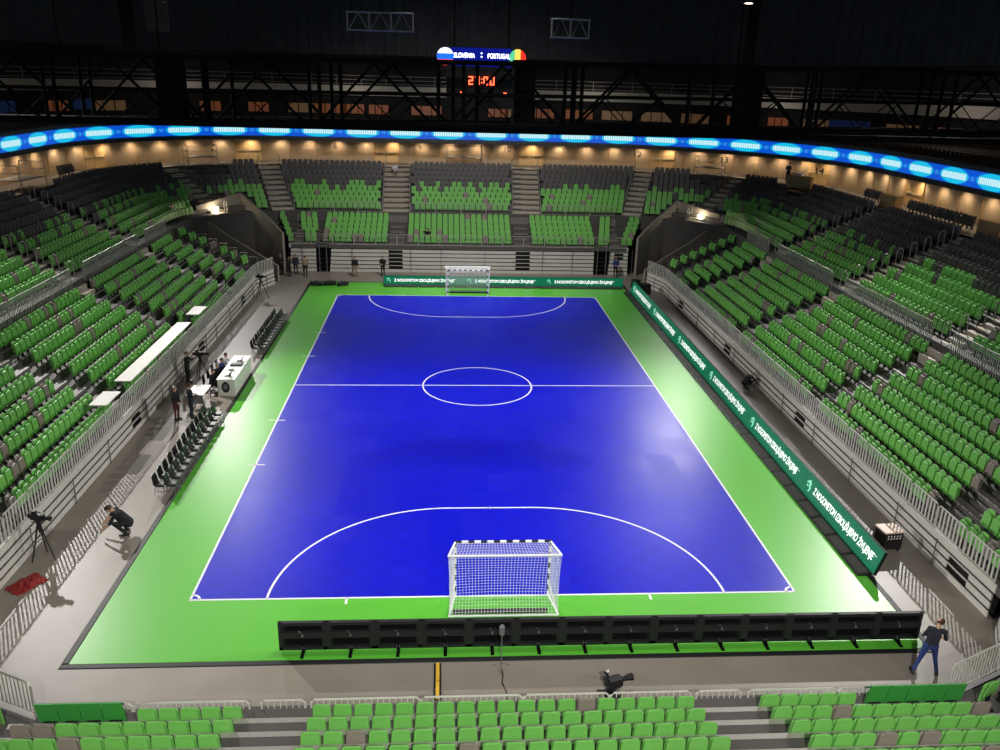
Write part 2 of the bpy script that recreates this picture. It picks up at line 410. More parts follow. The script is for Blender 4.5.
SEATFOOT = mesh_of(seat_foot, 'seat_bracket', M['bracket'])
CNAME = {'deep_seat': 'deep green flat-backed', 'green_seat': 'green', 'taupe_seat': 'grey', 'dark_seat': 'charcoal'}
def seat_proto(key):
    r = bpy.data.objects.new('stadium_seat', None); COL.objects.link(r); r.empty_display_size = .2
    link('backrest', SEATM[key][0], r); link('seat_pan', SEATM[key][1], r); link('mounting_bracket', SEATFOOT, r)
    return r
SEATS = []     # (x, y, z, rz, key, label or None)
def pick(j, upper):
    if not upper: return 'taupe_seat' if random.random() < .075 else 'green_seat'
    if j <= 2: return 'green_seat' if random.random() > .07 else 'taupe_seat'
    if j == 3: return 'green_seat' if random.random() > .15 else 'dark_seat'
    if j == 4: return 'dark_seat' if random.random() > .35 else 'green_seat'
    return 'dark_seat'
PITCH = .5
def row_line(p, q, z, face, j, name=None, pitch=PITCH, upper=False, key0=None):
    """seats along plan segment p->q, facing `face` (rotation); name(i) gives the label tail, i from 1 at p"""
    L = math.hypot(q[0]-p[0], q[1]-p[1]); n = int(L/pitch+1e-6)
    if n < 1: return
    off = (L-n*pitch)/2+pitch/2
    for i in range(n):
        t = (off+pitch*i)/L; key = key0 or pick(j, upper)
        SEATS.append((p[0]+(q[0]-p[0])*t, p[1]+(q[1]-p[1])*t, z, face, key, (name, i+1) if name else None))
# side lower blocks (in y), measured from the near end
BLOCKS_R = [(-2.2, 1.7, 'nearest block'), (2.95, 13.2, 'second block'), (14.5, 24.5, 'third block'), (25.8, 35.2, 'fourth block'), (36.7, 40.4, 'end block')]
for k in range(8):
    z = LZ0+LR*k
    for bi, (y0, y1, bn) in enumerate(BLOCKS_R):
        ya = y1+(.2*k if bi == 4 else 0)
        row_line((XR+.62+LT*k, ya), (XR+.62+LT*k, y0), z, -PI/2, k, '%s row of right stand %s' % (ORD[k+1], bn))
        row_line((XL-.62-LT*k, y0 if bi else -2.2), (XL-.62-LT*k, ya-(.3 if bi < 4 else .5)), z, PI/2, k, '%s row of left stand %s' % (ORD[k+1], bn))
    # two seats beside the corner stairwell wall
    if k > 0:
        row_line((XR+.7+LT*k, 43.0+.1*k), (XR+.4+LT*k, 44.2+.1*k), z, -PI/2+.25, k)
        row_line((XL-.7-LT*k, 42.4+.1*k), (XL-.4-LT*k, 43.6+.1*k), z, PI/2-.25, k)
# far lower rows
for k in range(5):
    z = ZF+LR*k; y = YF+.62+LT*k
    for (x0, x1) in ((-15.15-.3*k, -14.6-.3*k), (-13.85-.2*k, -12.5-.1*k), (-12.25, -6.7), (-5.1, 4.1), (5.75, 11.3), (11.55+.1*k, 12.6+.2*k), (13.55+.3*k, 14.65+.33*k)):
        row_line((x0, y), (x1, y), z, 0, k)
# near rows: facing the pitch (+y)
for k in range(12):
    z = LZ0+LR*k; y = YN-.65-LT*k
    for (x0, x1, bn) in ((-11.45-.15*k, -6.5, 'left block of near stand'), (-5.18, 4.5, 'middle block of near stand'), (5.85, 11.2+.15*k, 'right block of near stand')):
        if bn[0] == 'r' and k == 0:
            row_line((x0, y), (x1-2.7, y), z, PI, k, 'first row of ' + bn, pitch=.49)
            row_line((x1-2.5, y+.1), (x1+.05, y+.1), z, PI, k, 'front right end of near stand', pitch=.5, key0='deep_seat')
            continue
        if bn[0] == 'l' and k == 0:
            row_line((x0+2.3, y), (x1, y), z, PI, k, 'first row of ' + bn, pitch=.49)
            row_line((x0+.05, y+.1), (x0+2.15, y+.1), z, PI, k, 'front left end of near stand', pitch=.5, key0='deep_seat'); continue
        row_line((x0, y), (x1, y), z, PI, k, '%s row of %s' % (ORD[k+1], bn), pitch=.49)
    # angled corner section at the right of the near stand
    c, s = math.cos(.37), math.sin(.37)
    for sx in (1, -1):
        p0 = (sx*(11.95+.33*k)-.2, -7.05-.72*k); p1 = (p0[0]+sx*(2.2+.1*k)*c, p0[1]+(2.2+.1*k)*s)
        row_line(p0 if sx > 0 else p1, p1 if sx > 0 else p0, z, PI+sx*.37, k, '%s row of the angled %s corner by near stand' % (ORD[k+1], 'right' if sx > 0 else 'left'))
# upper rows all round
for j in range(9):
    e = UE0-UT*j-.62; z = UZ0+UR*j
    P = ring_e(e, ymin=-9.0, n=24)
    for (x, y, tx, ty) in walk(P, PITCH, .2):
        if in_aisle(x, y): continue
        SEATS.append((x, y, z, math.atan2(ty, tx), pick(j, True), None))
# a last short row on the platform against the wall
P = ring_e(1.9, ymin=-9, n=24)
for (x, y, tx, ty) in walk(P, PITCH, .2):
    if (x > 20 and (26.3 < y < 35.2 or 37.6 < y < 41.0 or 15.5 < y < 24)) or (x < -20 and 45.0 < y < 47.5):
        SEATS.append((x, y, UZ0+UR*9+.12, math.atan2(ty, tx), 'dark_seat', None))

CAM = Vector((-1.8964, -23.6113, 16.1668))
yaw, pit, rol = .0719404, .3412831, .0277592
FW = Vector((math.sin(yaw)*math.cos(pit), math.cos(yaw)*math.cos(pit), -math.sin(pit)))
RT0 = Vector((math.cos(yaw), -math.sin(yaw), 0)); UP0 = RT0.cross(FW)
RT = RT0*math.cos(rol)+UP0*math.sin(rol); UP = -RT0*math.sin(rol)+UP0*math.cos(rol)
FPX = 839.15
def seen(x, y, z, mar=4):
    d = Vector((x, y, z))-CAM; w = d.dot(FW)
    if w < 1: return False
    u = 500+FPX*d.dot(RT)/w; v = 375-FPX*d.dot(UP)/w
    return -mar < u < 1000+mar and -60 < v < 750+mar
CLEAR = []
for sx in (1, -1):
    CLEAR += [((sx*15.05-.25, 48.0), (sx*16.6-.2, 50.1), .75), ((sx*16.6-.2, 50.1), (sx*19.6-.2, 53.2), .75), ((sx*15.1-.2, 44.3), (sx*19.4-.2, 47.6), .5), ((sx*19.4-.2, 47.6), (sx*22.6-.2, 49.5), .6), ((sx*19.6-.2, 53.2), (sx*22.6-.2, 49.5), .6),
              ((sx*23.9, 57.4), (sx*24.4, 57.8), 2.3), ((sx*17-.2, 49.0), (sx*21-.2, 51.4), 1.7)]
CLEAR += [((30.8, 35.6), (30.8, 37.9), .75), ((30.8, 23.4), (30.8, 25.8), .75), ((28.2, 47.2), (29.4, 49.4), 1.1), ((29.3, 51.5), (29.9, 52.8), 1.35), ((-31.6, 37), (-31.6, 40.3), 1.4), ((xl_ := CX-33.3+UE0, 3), (xl_, 41.5), .2), ((CX+33.3-UE0, 3), (CX+33.3-UE0, 41.5), .2)]
def clear(x, y):
    for (a, c, r) in CLEAR:
        vx, vy = c[0]-a[0], c[1]-a[1]; t = max(0, min(1, ((x-a[0])*vx+(y-a[1])*vy)/(vx*vx+vy*vy)))
        if math.hypot(x-a[0]-vx*t, y-a[1]-vy*t) < r: return False
    return True
SEATS = [s for s in SEATS if s[5] or clear(s[0], s[1])]
cand = [i for i, s in enumerate(SEATS) if s[5] and seen(s[0], s[1], s[2]+.7)]
cand.sort(key=lambda i: (Vector(SEATS[i][:3])-CAM).length)
SOLO = set(cand[:300])
PROTO = {}
first_used = set()
rowcount = {}
for i, s in enumerate(SEATS):
    if i in SOLO:
        key = s[4]
        if key not in PROTO:
            PROTO[key] = seat_proto(key); r = PROTO[key]
        else:
            r = copy_tree(PROTO[key])
        r.location = s[:3]; r.rotation_euler = (0, 0, s[3])
        nm, k = s[5]
        fr = 'left' if 'near stand' in nm or 'corner' in nm else ('far end' if 'right stand' in nm else 'near end')
        tag(r, '%s folding seat, %s, %s from %s' % (CNAME[key], nm, ordn(k), fr), 'seat', 'individual stadium seats')
# the several thousand others as one object
q = MB()
tb, tp, tf = MB(), MB(), MB(); seat_back(tb, 2); seat_pan(tp, 1); tf.box(-.035, .035, -.02, .05, .0, .40)
MI = {'green_seat': 0, 'taupe_seat': 1, 'dark_seat': 2, 'deep_seat': 0}
for i, s in enumerate(SEATS):
    if i in SOLO: continue
    c, sn = math.cos(s[3]), math.sin(s[3])
    for t, mi in ((tb, MI[s[4]]), (tp, MI[s[4]]), (tf, 3)):
        n = len(q.v)
        q.v += [(s[0]+x*c-y*sn, s[1]+x*sn+y*c, s[2]+z) for x, y, z in t.v]
        q.f += [tuple(n+a for a in f) for f in t.f]; q.m += [mi]*len(t.f)
tag(q.build('stadium_seats', [M['green_seat'], M['taupe_seat'], M['dark_seat'], M['bracket']]), 'thousands of folding seats, green low down and charcoal higher up, filling the bowl', 'seats', kind='stuff')

# ------------------------------------------------------------------ fronts of the retractable stands
def stand_front(name_label, p, q, H, nb, holes, out, step=.05):
    """boards one above another between plan points p and q; `out` is the plan normal toward the pitch; holes are (t0,t1,from,to) in metres"""
    p = Vector(p); q = Vector(q); d = (q-p); L = d.length; d /= L; out = Vector(out)
    root = MB(); a = p-out*.25; c = q-out*.25
    root.obox(a, c, .06, 0, H-.02)
    ro = root.build('stand_front', M['slat_dark']); tag(ro, name_label, kind='structure')
    hb = H/nb
    for i in range(nb):
        m = MB(); cuts = sorted([(t0, t1) for (t0, t1, f, t) in holes if f <= i <= t]); s0 = 0.0 if i == nb-1 else .03*i
        segs = []
        for t0, t1 in cuts: segs.append((s0, t0)); s0 = t1
        segs.append((s0, L))
        o = out*(-.02-step*i*.5)
        for t0, t1 in segs:
            if t1-t0 < .05: continue
            m.obox(p+d*t0+o, p+d*t1+o, .05, hb*i+.02, hb*(i+1)-.055 if i < nb-1 else H+.03)
        for t0, t1 in cuts: m.obox(p+d*t0+o, p+d*t1+o, .05, hb*(i+1)-.10, hb*(i+1)-.055)
        m.build('slat', M['slat'], ro)
    n = max(1, int(L/3.6)); m = None
    for i in range(n):
        t = L*(i+.5)/n
        if any(t0-.1 < t < t1+.1 for (t0, t1, f, tt) in holes): t += 1.2
        pt = p+d*t+out*.06
        m = MB(); m.tube([(pt.x, pt.y, 0), (pt.x, pt.y, H-.1)], .025); m.build('brace_post', M['greymetal'], ro)
    return ro
hr = [(t-.6, t+.6, 1, 2) for t in (4.0+1.5, 15.5, 26.85, 37.7)]
stand_front('pale slatted front of the right-hand retractable stand', (XR, -1.6), (XR, 41.3), 1.2, 4, [(1.3+.0, 2.5, 1, 2)]+hr[1:], (-1, 0))
stand_front('pale slatted front of the left-hand retractable stand', (XL, -6), (XL, 40.9), 1.2, 4, [(19.3, 20.5, 1, 2), (30.6, 31.8, 1, 2), (41.6, 42.8, 1, 2)], (1, 0))
stand_front('short angled slatted front at the far end of the right-hand stand', (XR, 41.3), (14.95, 44.0), 1.2, 4, [], (-.96, -.28))
stand_front('short angled slatted front at the far end of the left-hand stand', (XL, 40.9), (-15.4, 43.5), 1.2, 4, [], (.96, -.28))
stand_front('pale slatted front of the far retractable stand', (-11.6, YF), (11.2, YF), ZF, 7, [(5.0, 6.2, 1, 5), (15.95, 17.2, 1, 5)], (0, -1))
stand_front('short slatted front at the far left corner', (-15.0, YF-.05), (-12.75, YF), ZF, 7, [], (0, -1))
stand_front('short slatted front at the far right corner', (12.5, YF), (14.2, YF-.05), ZF, 7, [(.5, 1.3, 4, 5)], (0, -1))
stand_front('angled slatted front at the near right corner', (13.75, -5.35), (15.6, -2.3), 1.2, 4, [], (-.85, .52))
for x0, x1 in ((-12.75, -11.6), (11.2, 12.5)):    # dark stair gaps between the far fronts
    b = MB(); b.box(x0, x1, YF+.9, YF+1.0, 0, ZF)
    for i in range(7): b.box(x0+.02, x1-.02, YF+.12*i, YF+.9, i*ZF/7, i*ZF/7+.05)
    tag(b.build('stair_gap', M['slat_dark']), kind='structure', label='dark stair gap in the far stand front')
    for i, xx in enumerate((x0+.3, x1-.25)):
        b = MB(); b.tube([(xx, YF-.05, 0), (xx, YF-.05, ZF)], .04); tag(b.build('trim_%d' % (i+1), M['greymetal']), kind='structure')
b = MB(); b.obox((11.2, -6.6), (13.75, -5.45), .12, .85, 1.2); tag(b.build('stand_edge', M['greymetal']), kind='structure', label='edge beam of the near right corner deck')
b = MB(); b.poly([(11.2, -6.6, 1.17), (13.75, -5.45, 1.17), (15.7, -7.4, 1.17), (12.6, -9.4, 1.17)]); b.poly([(13.75, -5.45, 1.165), (15.7, -2.3, 1.165), (19, -3.5, 1.165), (15.7, -7.4, 1.165)]); tag(b.build('terrace', M['tread']), kind='structure', label='deck of the near right corner')
b = MB(); b.poly([(-11.7, -6.6, 1.17), (-14.2, -5.45, 1.17), (-16.2, -7.4, 1.17), (-13.1, -9.4, 1.17)]); tag(b.build('terrace', M['tread']), kind='structure', label='deck of the near left corner')

# ------------------------------------------------------------------ railings
RAILC = {}
def rail_parts(L, H, pitch, bw, style):
    key = (round(L, 2), H, pitch, bw, style)
    if key in RAILC: return RAILC[key]
    f = MB(); r = .028
    f.tube([(0, 0, 0), (0, 0, H-.08), (.08, 0, H), (L-.08, 0, H), (L, 0, H-.08), (L, 0, 0)], r)
    f.tube([(0, 0, .12), (L, 0, .12)], .02)
    g = MB(); n = max(1, int(L/pitch))
    for i in range(1, n):
        x = L*i/n; g.box(x-bw/2, x+bw/2, -.008, .008, .12, H-.02)
    if style == 'mesh':
        for i in range(1, 4): g.box(.02, L-.02, -.004, .004, H*i/4-.006, H*i/4+.006)
    RAILC[key] = (f.data('railing_frame', M['railw'] if style != 'grey' else M['rail']), g.data('railing_infill', M['railw'] if style != 'grey' else M['rail']))
    return RAILC[key]
def railing(p, q, z, H, label, group, pitch=.2, bw=.085, style='bar'):
    L = math.hypot(q[0]-p[0], q[1]-p[1]); fm, gm = rail_parts(L, H, pitch, bw, style)
    o = link('guard_railing', fm, None, (p[0], p[1], z), math.atan2(q[1]-p[1], q[0]-p[0]))
    link('baluster_infill', gm, o)
    tag(o, label, 'railing', group); return o
n = 0
def rail_run(p, q, z, H, w, lab, group, first=0, **k):
    L = math.hypot(q[0]-p[0], q[1]-p[1]); m = max(1, round(L/w)); g = .06
    for i in range(m):
        t0 = (i+0.0)/m; t1 = (i+1-g/w)/m
        a = (p[0]+(q[0]-p[0])*t0, p[1]+(q[1]-p[1])*t0); c = (p[0]+(q[0]-p[0])*t1, p[1]+(q[1]-p[1])*t1)
        railing(a, c, z, H, lab % ordn(i+1+first), group, **k)
rail_run((XR+.06, -1.5), (XR+.06, 41.2), LZ0, .98, 1.78, 'pale barred railing panel on the right stand front, %s from the near end', 'front railings of the right stand')
rail_run((XL-.06, -3.6), (XL-.06, 40.8), LZ0, .98, 1.78, 'pale barred railing panel on the left stand front, %s from the near end', 'front railings of the left stand')
rail_run((XR+.04, 41.3), (15.0, 44.0), LZ0, .98, 1.3, 'pale railing panel on the angled far end of the right stand, %s from the bend', 'front railings of the right stand')
rail_run((XL-.04, 40.9), (-15.45, 43.5), LZ0, .98, 1.3, 'pale railing panel on the angled far end of the left stand, %s from the bend', 'front railings of the left stand')
rail_run((-14.9, YF+.1), (14.1, YF+.1), ZF, .92, 1.8, 'thin railing panel on the far stand front, %s from its left end', 'front railings of the far stand', pitch=.2, bw=.02, style='grey')
FR = [(-11.6, -9.4), (-9.35, -6.6), (-6.3, -5.25), (-5.1, -2.45), (-2.4, .1), (.15, 2.3), (2.35, 4.4), (4.55, 5.7), (5.9, 8.2), (8.25, 11.0)]
for i, (x0, x1) in enumerate(FR):
    railing((x0, YN-.08), (x1, YN-.08), LZ0, .44, 'low pale railing with rounded corners before the near seats, %s from left' % ordn(i+1), 'low front railings of the near stand', pitch=.14, bw=.02)
railing((11.25, -6.55), (13.75, -5.4), LZ0, 1.0, 'pale barred railing panel on the near right corner deck beside the walking man', 'corner railings', pitch=.13, bw=.03)
railing((-14.2, -5.3), (-11.75, -6.5), LZ0, 1.0, 'grey barred railing panel on the near left corner deck', 'corner railings', pitch=.13, bw=.03, style='grey')
# barriers between lower and upper tier
UF = UE0
xr = CX+33.3-UE0-.37; xl = CX-33.3+UE0+.37
SB = [(3.2, 13.0, 'nearest'), (14.7, 24.3, 'second'), (26.0, 35.1, 'third'), (36.8, 41.5, 'last')]
for y0, y1, w in SB:
    rail_run((xr+.05, y0), (xr+.05, y1), UZ0-.42, 1.28, 2.45, 'grey mesh barrier panel midway up the right stand, %s section, ' % w + '%s from its near end', 'mid barriers of the right stand', pitch=.16, bw=.07, style='grey')
    rail_run((xl-.05, y0), (xl-.05, y1), UZ0-.42, 1.28, 2.45, 'grey mesh barrier panel midway up the left stand, %s section, ' % w + '%s from its near end', 'mid barriers of the left stand', pitch=.16, bw=.07, style='grey')
rail_run((-13.6, 52.2), (-7.4, 52.2), UZ0-.05, .95, 2.1, 'thin barrier panel midway up the far stand left block, %s from left', 'mid barriers of the far stand', pitch=.16, bw=.02, style='grey')
rail_run((-4.8, 52.2), (4.2, 52.2), UZ0-.05, .95, 2.25, 'thin barrier panel midway up the far stand middle block, %s from left', 'mid barriers of the far stand', pitch=.16, bw=.02, style='grey')
rail_run((6.9, 52.2), (13.6, 52.2), UZ0-.05, .95, 2.2, 'thin barrier panel midway up the far stand right block, %s from left', 'mid barriers of the far stand', pitch=.16, bw=.02, style='grey')

# ------------------------------------------------------------------ aisle steps and handrail hoops
steps = MB(); steps2 = MB()
def ring_hit(ax, ay, dx, dy, e):
    """distance along a ray from (ax,ay) to the ring at offset e"""
    a, bb, r = 33.3-e, 43-e, max(2., 18-e); lo, hi = -6., 40.
    def inside(x, y):
        x = abs(x-CX); y = abs(y-CY)
        if x > a or y > bb: return False
        u, v = x-(a-r), y-(bb-r)
        return not (u > 0 and v > 0 and u*u+v*v > r*r)
    for _ in range(40):
        m = (lo+hi)/2
        if inside(ax+dx*m, ay+dy*m): lo = m
        else: hi = m
    return lo
AISLE_NAME = {}
names = ['nearest aisle of right stand', 'nearest aisle of left stand', 'second aisle of right stand', 'second aisle of left stand', 'third aisle of right stand', 'third aisle of left stand', 'last aisle of right stand', 'last aisle of left stand', 'left aisle of far stand', 'right aisle of far stand', 'far right corner aisle', 'far left corner aisle', 'right stand corner aisle', 'left stand corner aisle']
hoop = MB(); hoop.tube([(0, -.19, 0), (0, -.19, .78), (0, -.15, .88), (0, -.06, .95), (0, .06, .95), (0, .15, .88), (0, .19, .78), (0, .19, 0)], .026)
hoop_me = hoop.data('handrail_hoop', M['rail'])
for ai, (ax, ay, dx, dy, hw) in enumerate(UA):
    L = math.hypot(dx, dy); dx /= L; dy /= L; rz = math.atan2(dy, dx)
    for j in range(10):
        t0 = ring_hit(ax, ay, dx, dy, UE0-UT*j); t1 = ring_hit(ax, ay, dx, dy, UE0-UT*(j+1)); z = UZ0+UR*j
        p = (ax+dx*t0, ay+dy*t0); tm = (t0+t1)/2
        if j < 9:
            a = (ax+dx*tm, ay+dy*tm); c = (ax+dx*t1, ay+dy*t1)
            steps.obox(a, c, 2*hw, z-.05, z+UR/2)                       # half step
            steps.obox((ax+dx*(t0-.02), ay+dy*(t0-.02)), a, 2*hw, z-.05, z+.012)
        else:
            steps.obox(p, (ax+dx*(t0+.8), ay+dy*(t0+.8)), 2*hw, z-.1, z+.012)
        if j == 0 and ai < 8:
            steps.obox((ax+dx*(t0-.5), ay+dy*(t0-.5)), (ax+dx*(t0-.02), ay+dy*(t0-.02)), 2*hw, z-.8, z-.33)
            steps.obox((ax+dx*(t0-.9), ay+dy*(t0-.9)), (ax+dx*(t0-.5), ay+dy*(t0-.5)), 2*hw, z-1.1, z-.66)
        if j < 9 and ai not in (8, 9):
            nx, ny = -dy, dx
            side = 1 if (ny > 0 or abs(ny) < .3 and nx > 0) else -1     # the far side of the aisle
            hx, hy = ax+dx*(t0+.30)+nx*side*hw, ay+dy*(t0+.30)+ny*side*hw
            if ai in (10, 11): continue
            o = link('aisle_handrail', hoop_me, None, (hx, hy, z), rz-PI/2)
            tag(o, 'grey hoop handrail in the %s, %s step from the bottom' % (names[ai], ordn(j+1)), 'handrail', 'hoop handrails in the aisles')
    # continuous sloped handrails of the far aisles
    if ai in (8, 9, 10, 11):
        for sd, wd in ((1, 'left'), (-1, 'right')):
            m = MB(); nx, ny = -dy*sd*hw, dx*sd*hw
            ta = ring_hit(ax, ay, dx, dy, UE0); tb2 = ring_hit(ax, ay, dx, dy, UE0-UT*9)
            pa = Vector((ax+dx*ta+nx, ay+dy*ta+ny, UZ0)); pb = Vector((ax+dx*tb2+nx, ay+dy*tb2+ny, UZ0+UR*9))
            m.tube([pa, pa+Vector((0, 0, .9)), pb+Vector((0, 0, .9)), pb], .03)
            o = m.build('stair_handrail', M['rail']); tag(o, 'long sloping handrail on the %s side of the %s' % (wd, names[ai]), 'handrail')
            for f in (.33, .66):
                m2 = MB(); pm = pa.lerp(pb, f); m2.tube([pm, pm+Vector((0, 0, .9))], .022); m2.build('handrail_post', M['rail'], o)
tag(steps.build('terrace_steps', M['step']), kind='structure', label='pale concrete steps in the upper aisles')
# lower aisles
def low_steps(m, xf, sgn, yc, hw, w):
    for k in range(7):
        z = LZ0+LR*k; xa = xf+sgn*(.25+LT*(k+1)-.4); xb = xf+sgn*(.25+LT*(k+1))
        m.box(min(xa, xb), max(xa, xb), yc-hw, yc+hw, z-.02, z+LR/2)
for yc, hw in A_SIDE:
    low_steps(steps2, XR, 1, yc, hw, 0); low_steps(steps2, XL, -1, yc-.3 if yc > 5 else yc, hw, 0)
low_steps(steps2, XR, 1, 41.9, .55, 0); low_steps(steps2, XL, -1, 41.4, .55, 0)
for xc, hw in ((-5.93, .62), (4.93, .62), (-14.25, .38), (13.1, .42)):
    for k in range(4):
        z = ZF+LR*k; y = YF+.25+LT*(k+1); steps2.box(xc-hw, xc+hw, y-.4, y, z-.02, z+LR/2)
    for i in range(4): steps2.box(xc-hw-.2, xc+hw+.2, 52.0+.12*i, 52.6, 3.6+.22*i, 3.82+.22*i)
tag(steps2.build('terrace_steps', M['step_dark']), kind='structure', label='grey steps in the lower aisles')
# grey nosings across the near stand aisles and rows
b = MB()
for k in range(1, 13):
    z = LZ0+.2+LR*k; y = YN-LT*k
    b.box(-11.6-.3*k, 11.0+.3*k, y-.14, y+.02, z-.06, z+.004)
tag(b.build('terrace_steps', M['rail']), kind='structure', label='pale row nosings of the near stand')

# hand rails beside the corner stairwells (stepped)
for sx, x0, y0, w in ((1, XR+.5, 44.35, 'right'), (-1, XL-.5, 43.75, 'left')):
    for k in range(6):
        m = MB(); z = LZ0+LR*k; xa = x0+sx*LT*k; xb = x0+sx*(LT*k+.62)
        m.tube([(xa, y0+.12*k, z), (xa, y0+.12*k, z+.9), (xb, y0+.12*k+.06, z+.9), (xb, y0+.12*k+.06, z)], .025)
        o = m.build('stairwell_handrail', M['rail']); tag(o, 'grey stepped handrail by the far %s stairwell wall, %s from the bottom' % (w, ordn(k+1)), 'handrail', 'stairwell handrails')

# ------------------------------------------------------------------ stairwell (vomitory) walls in the far corners
def wall_poly(pts, t, m, label):
    """pts: (x,y,ztop) along the wall"""
    b = MB()
    for (x0, y0, z0), (x1, y1, z1) in zip(pts, pts[1:]):
        d = Vector((x1-x0, y1-y0)).normalized(); nn = Vector((-d.y, d.x))*t
        b.hexa([(x0,y0,0),(x1,y1,0),(x1+nn.x,y1+nn.y,0),(x0+nn.x,y0+nn.y,0),(x0,y0,z0),(x1,y1,z1),(x1+nn.x,y1+nn.y,z1),(x0+nn.x,y0+nn.y,z0)])
    return b
def vom(sx, w, no):
    o = wall_poly([(sx*15.05-.25, 48.0, 3.3), (sx*16.6-.2, 50.1, 4.2), (sx*19.6-.2, 53.2, 5.9)], .2*(-sx), M['vom'], '').build('wall_far_%s' % w, M['vom'])
    tag(o, kind='structure', label='tall grey stairwell wall in the far %s corner' % w)
    o = wall_poly([(sx*15.1-.2, 44.3, 1.3), (sx*19.4-.2, 47.6, 2.9), (sx*22.6-.2, 49.5, 4.5)], .15*sx, M['vom'], '').build('wall_near_%s' % w, M['vom'])
    tag(o, kind='structure', label='low grey stairwell wall beside the far %s seats' % w)
    m = MB(); m.poly([(sx*19.6-.2, 53.2, 0), (sx*22.6-.2, 49.5, 0), (sx*22.6-.2, 49.5, 5.2), (sx*19.6-.2, 53.2, 5.9)]); m.poly([(sx*19.7-.2, 53.4, 0), (sx*22.7-.2, 49.6, 0), (sx*22.7-.2, 49.6, 5.2), (sx*19.7-.2, 53.4, 5.9)])
    tag(m.build('wall_end_%s' % w, M['vom']), kind='structure', label='end wall of the far %s stairwell' % w)
vom(1, 'right', 1); vom(-1, 'left', 2)
for sx, w in ((1, 'right'), (-1, 'left')):
    px, py = (21.0, 51.2) if sx > 0 else (-21.4, 51.0)
    e = empty('wall_lamp', (px, py, 4.85), 0, 'glowing round lamp on the far %s stairwell wall' % w, 'lamp')
    m = MB(); m.lathe([(.02, -.16), (.12, -.12), (.17, 0), (.12, .12), (.02, .16)], (0, -.3, 0), 12); m.build('lamp_globe', M['lampglow'], e, smooth=True)
    m = MB(); m.tube([(0, .02, -.1), (0, -.28, -.16)], .03); m.build('lamp_arm', M['greymetal'], e)
    l = bpy.data.lights.new('stairwell_lamp', 'POINT'); l.energy = 70; l.color = (1, .85, .6); l.shadow_soft_size = .15
    lo = bpy.data.objects.new('stairwell_lamp', l); COL.objects.link(lo); lo.location = (px, py-.65, 4.85)

# ------------------------------------------------------------------ concourse wall, soffit and ribbon screen
WZ0, WZ1 = UZ0+UR*9, 10.62
P = ring_e_n(0, ymin=-12); b = MB(); strip(b, P, WZ0-.3, P, WZ1)
tag(b.build('wall_concourse', M['tanwall']), kind='structure', label='tan panelled concourse wall above the top row')
b = MB()
for i, (x, y, tx, ty) in enumerate(walk(ring_e(.04, n=24), 2.45, .6)):
    b.obox((x-tx*.02, y-ty*.02), (x+tx*.02, y+ty*.02), .03, WZ0, WZ1)
tag(b.build('trim_3', M['tanbox']), kind='structure', label='joint strips of the concourse wall')
RIB = ring_pts(31.4, 39.0, 15, 21, ymin=-12, n=24)
def resample(P, n):
    D = [0]
    for p, q in zip(P, P[1:]): D.append(D[-1]+math.hypot(q[0]-p[0], q[1]-p[1]))
    out = []; k = 0
    for i in range(n):
        s = D[-1]*i/(n-1)
        while k < len(P)-2 and D[k+1] < s: k += 1
        t = (s-D[k])/max(1e-9, D[k+1]-D[k]); out.append((P[k][0]+(P[k+1][0]-P[k][0])*t, P[k][1]+(P[k+1][1]-P[k][1])*t))
    return out, D[-1]
NR = 220
RB, RLEN = resample(RIB, NR)
WO, _ = resample(ring_e(-.3, n=24), NR)
b = MB(); strip(b, RB, 10.06, WO, 10.12); strip(b, RB, 10.06, RB, 10.44); strip(b, RB, 10.44, WO, 10.5)
so = b.build('ceiling_soffit', M['soffit']); tag(so, kind='structure', label='grey soffit under the ribbon screen')
me = bpy.data.meshes.new('ribbon_screen'); vs = []; fs = []; uvs = []
RZ0, RZ1 = 10.44, 11.44
inner = []
for i, (x, y) in enumerate(RB):
    a = RB[max(0, i-1)]; c = RB[min(NR-1, i+1)]; t = Vector((c[0]-a[0], c[1]-a[1])).normalized(); nn = Vector((t.y, -t.x))*.06
    vs += [(x+nn.x, y+nn.y, RZ0), (x+nn.x, y+nn.y, RZ1), (x, y, RZ0), (x, y, RZ1)]
for i in range(NR-1):
    a = 4*i; c = a+4
    for f in ((a, c, c+1, a+1), (a+1, c+1, c+3, a+3), (a+2, a, c, c+2)):
        fs.append(f)
        for v in f: uvs.append(((RLEN*(v//4)/(NR-1))/4.05, (vs[v][2]-RZ0)/(RZ1-RZ0) if len(uvs)//4 % 3 == 0 else 0.0))
me.from_pydata(vs, [], fs); ul = me.uv_layers.new(name='UVMap')
for i, l in enumerate(ul.data): l.uv = uvs[i]
me.materials.append(M['ribbon']); ro = link('ribbon_screen', me)
tag(ro, 'long curved blue ribbon screen with cyan messages under the upper tier', 'screen')
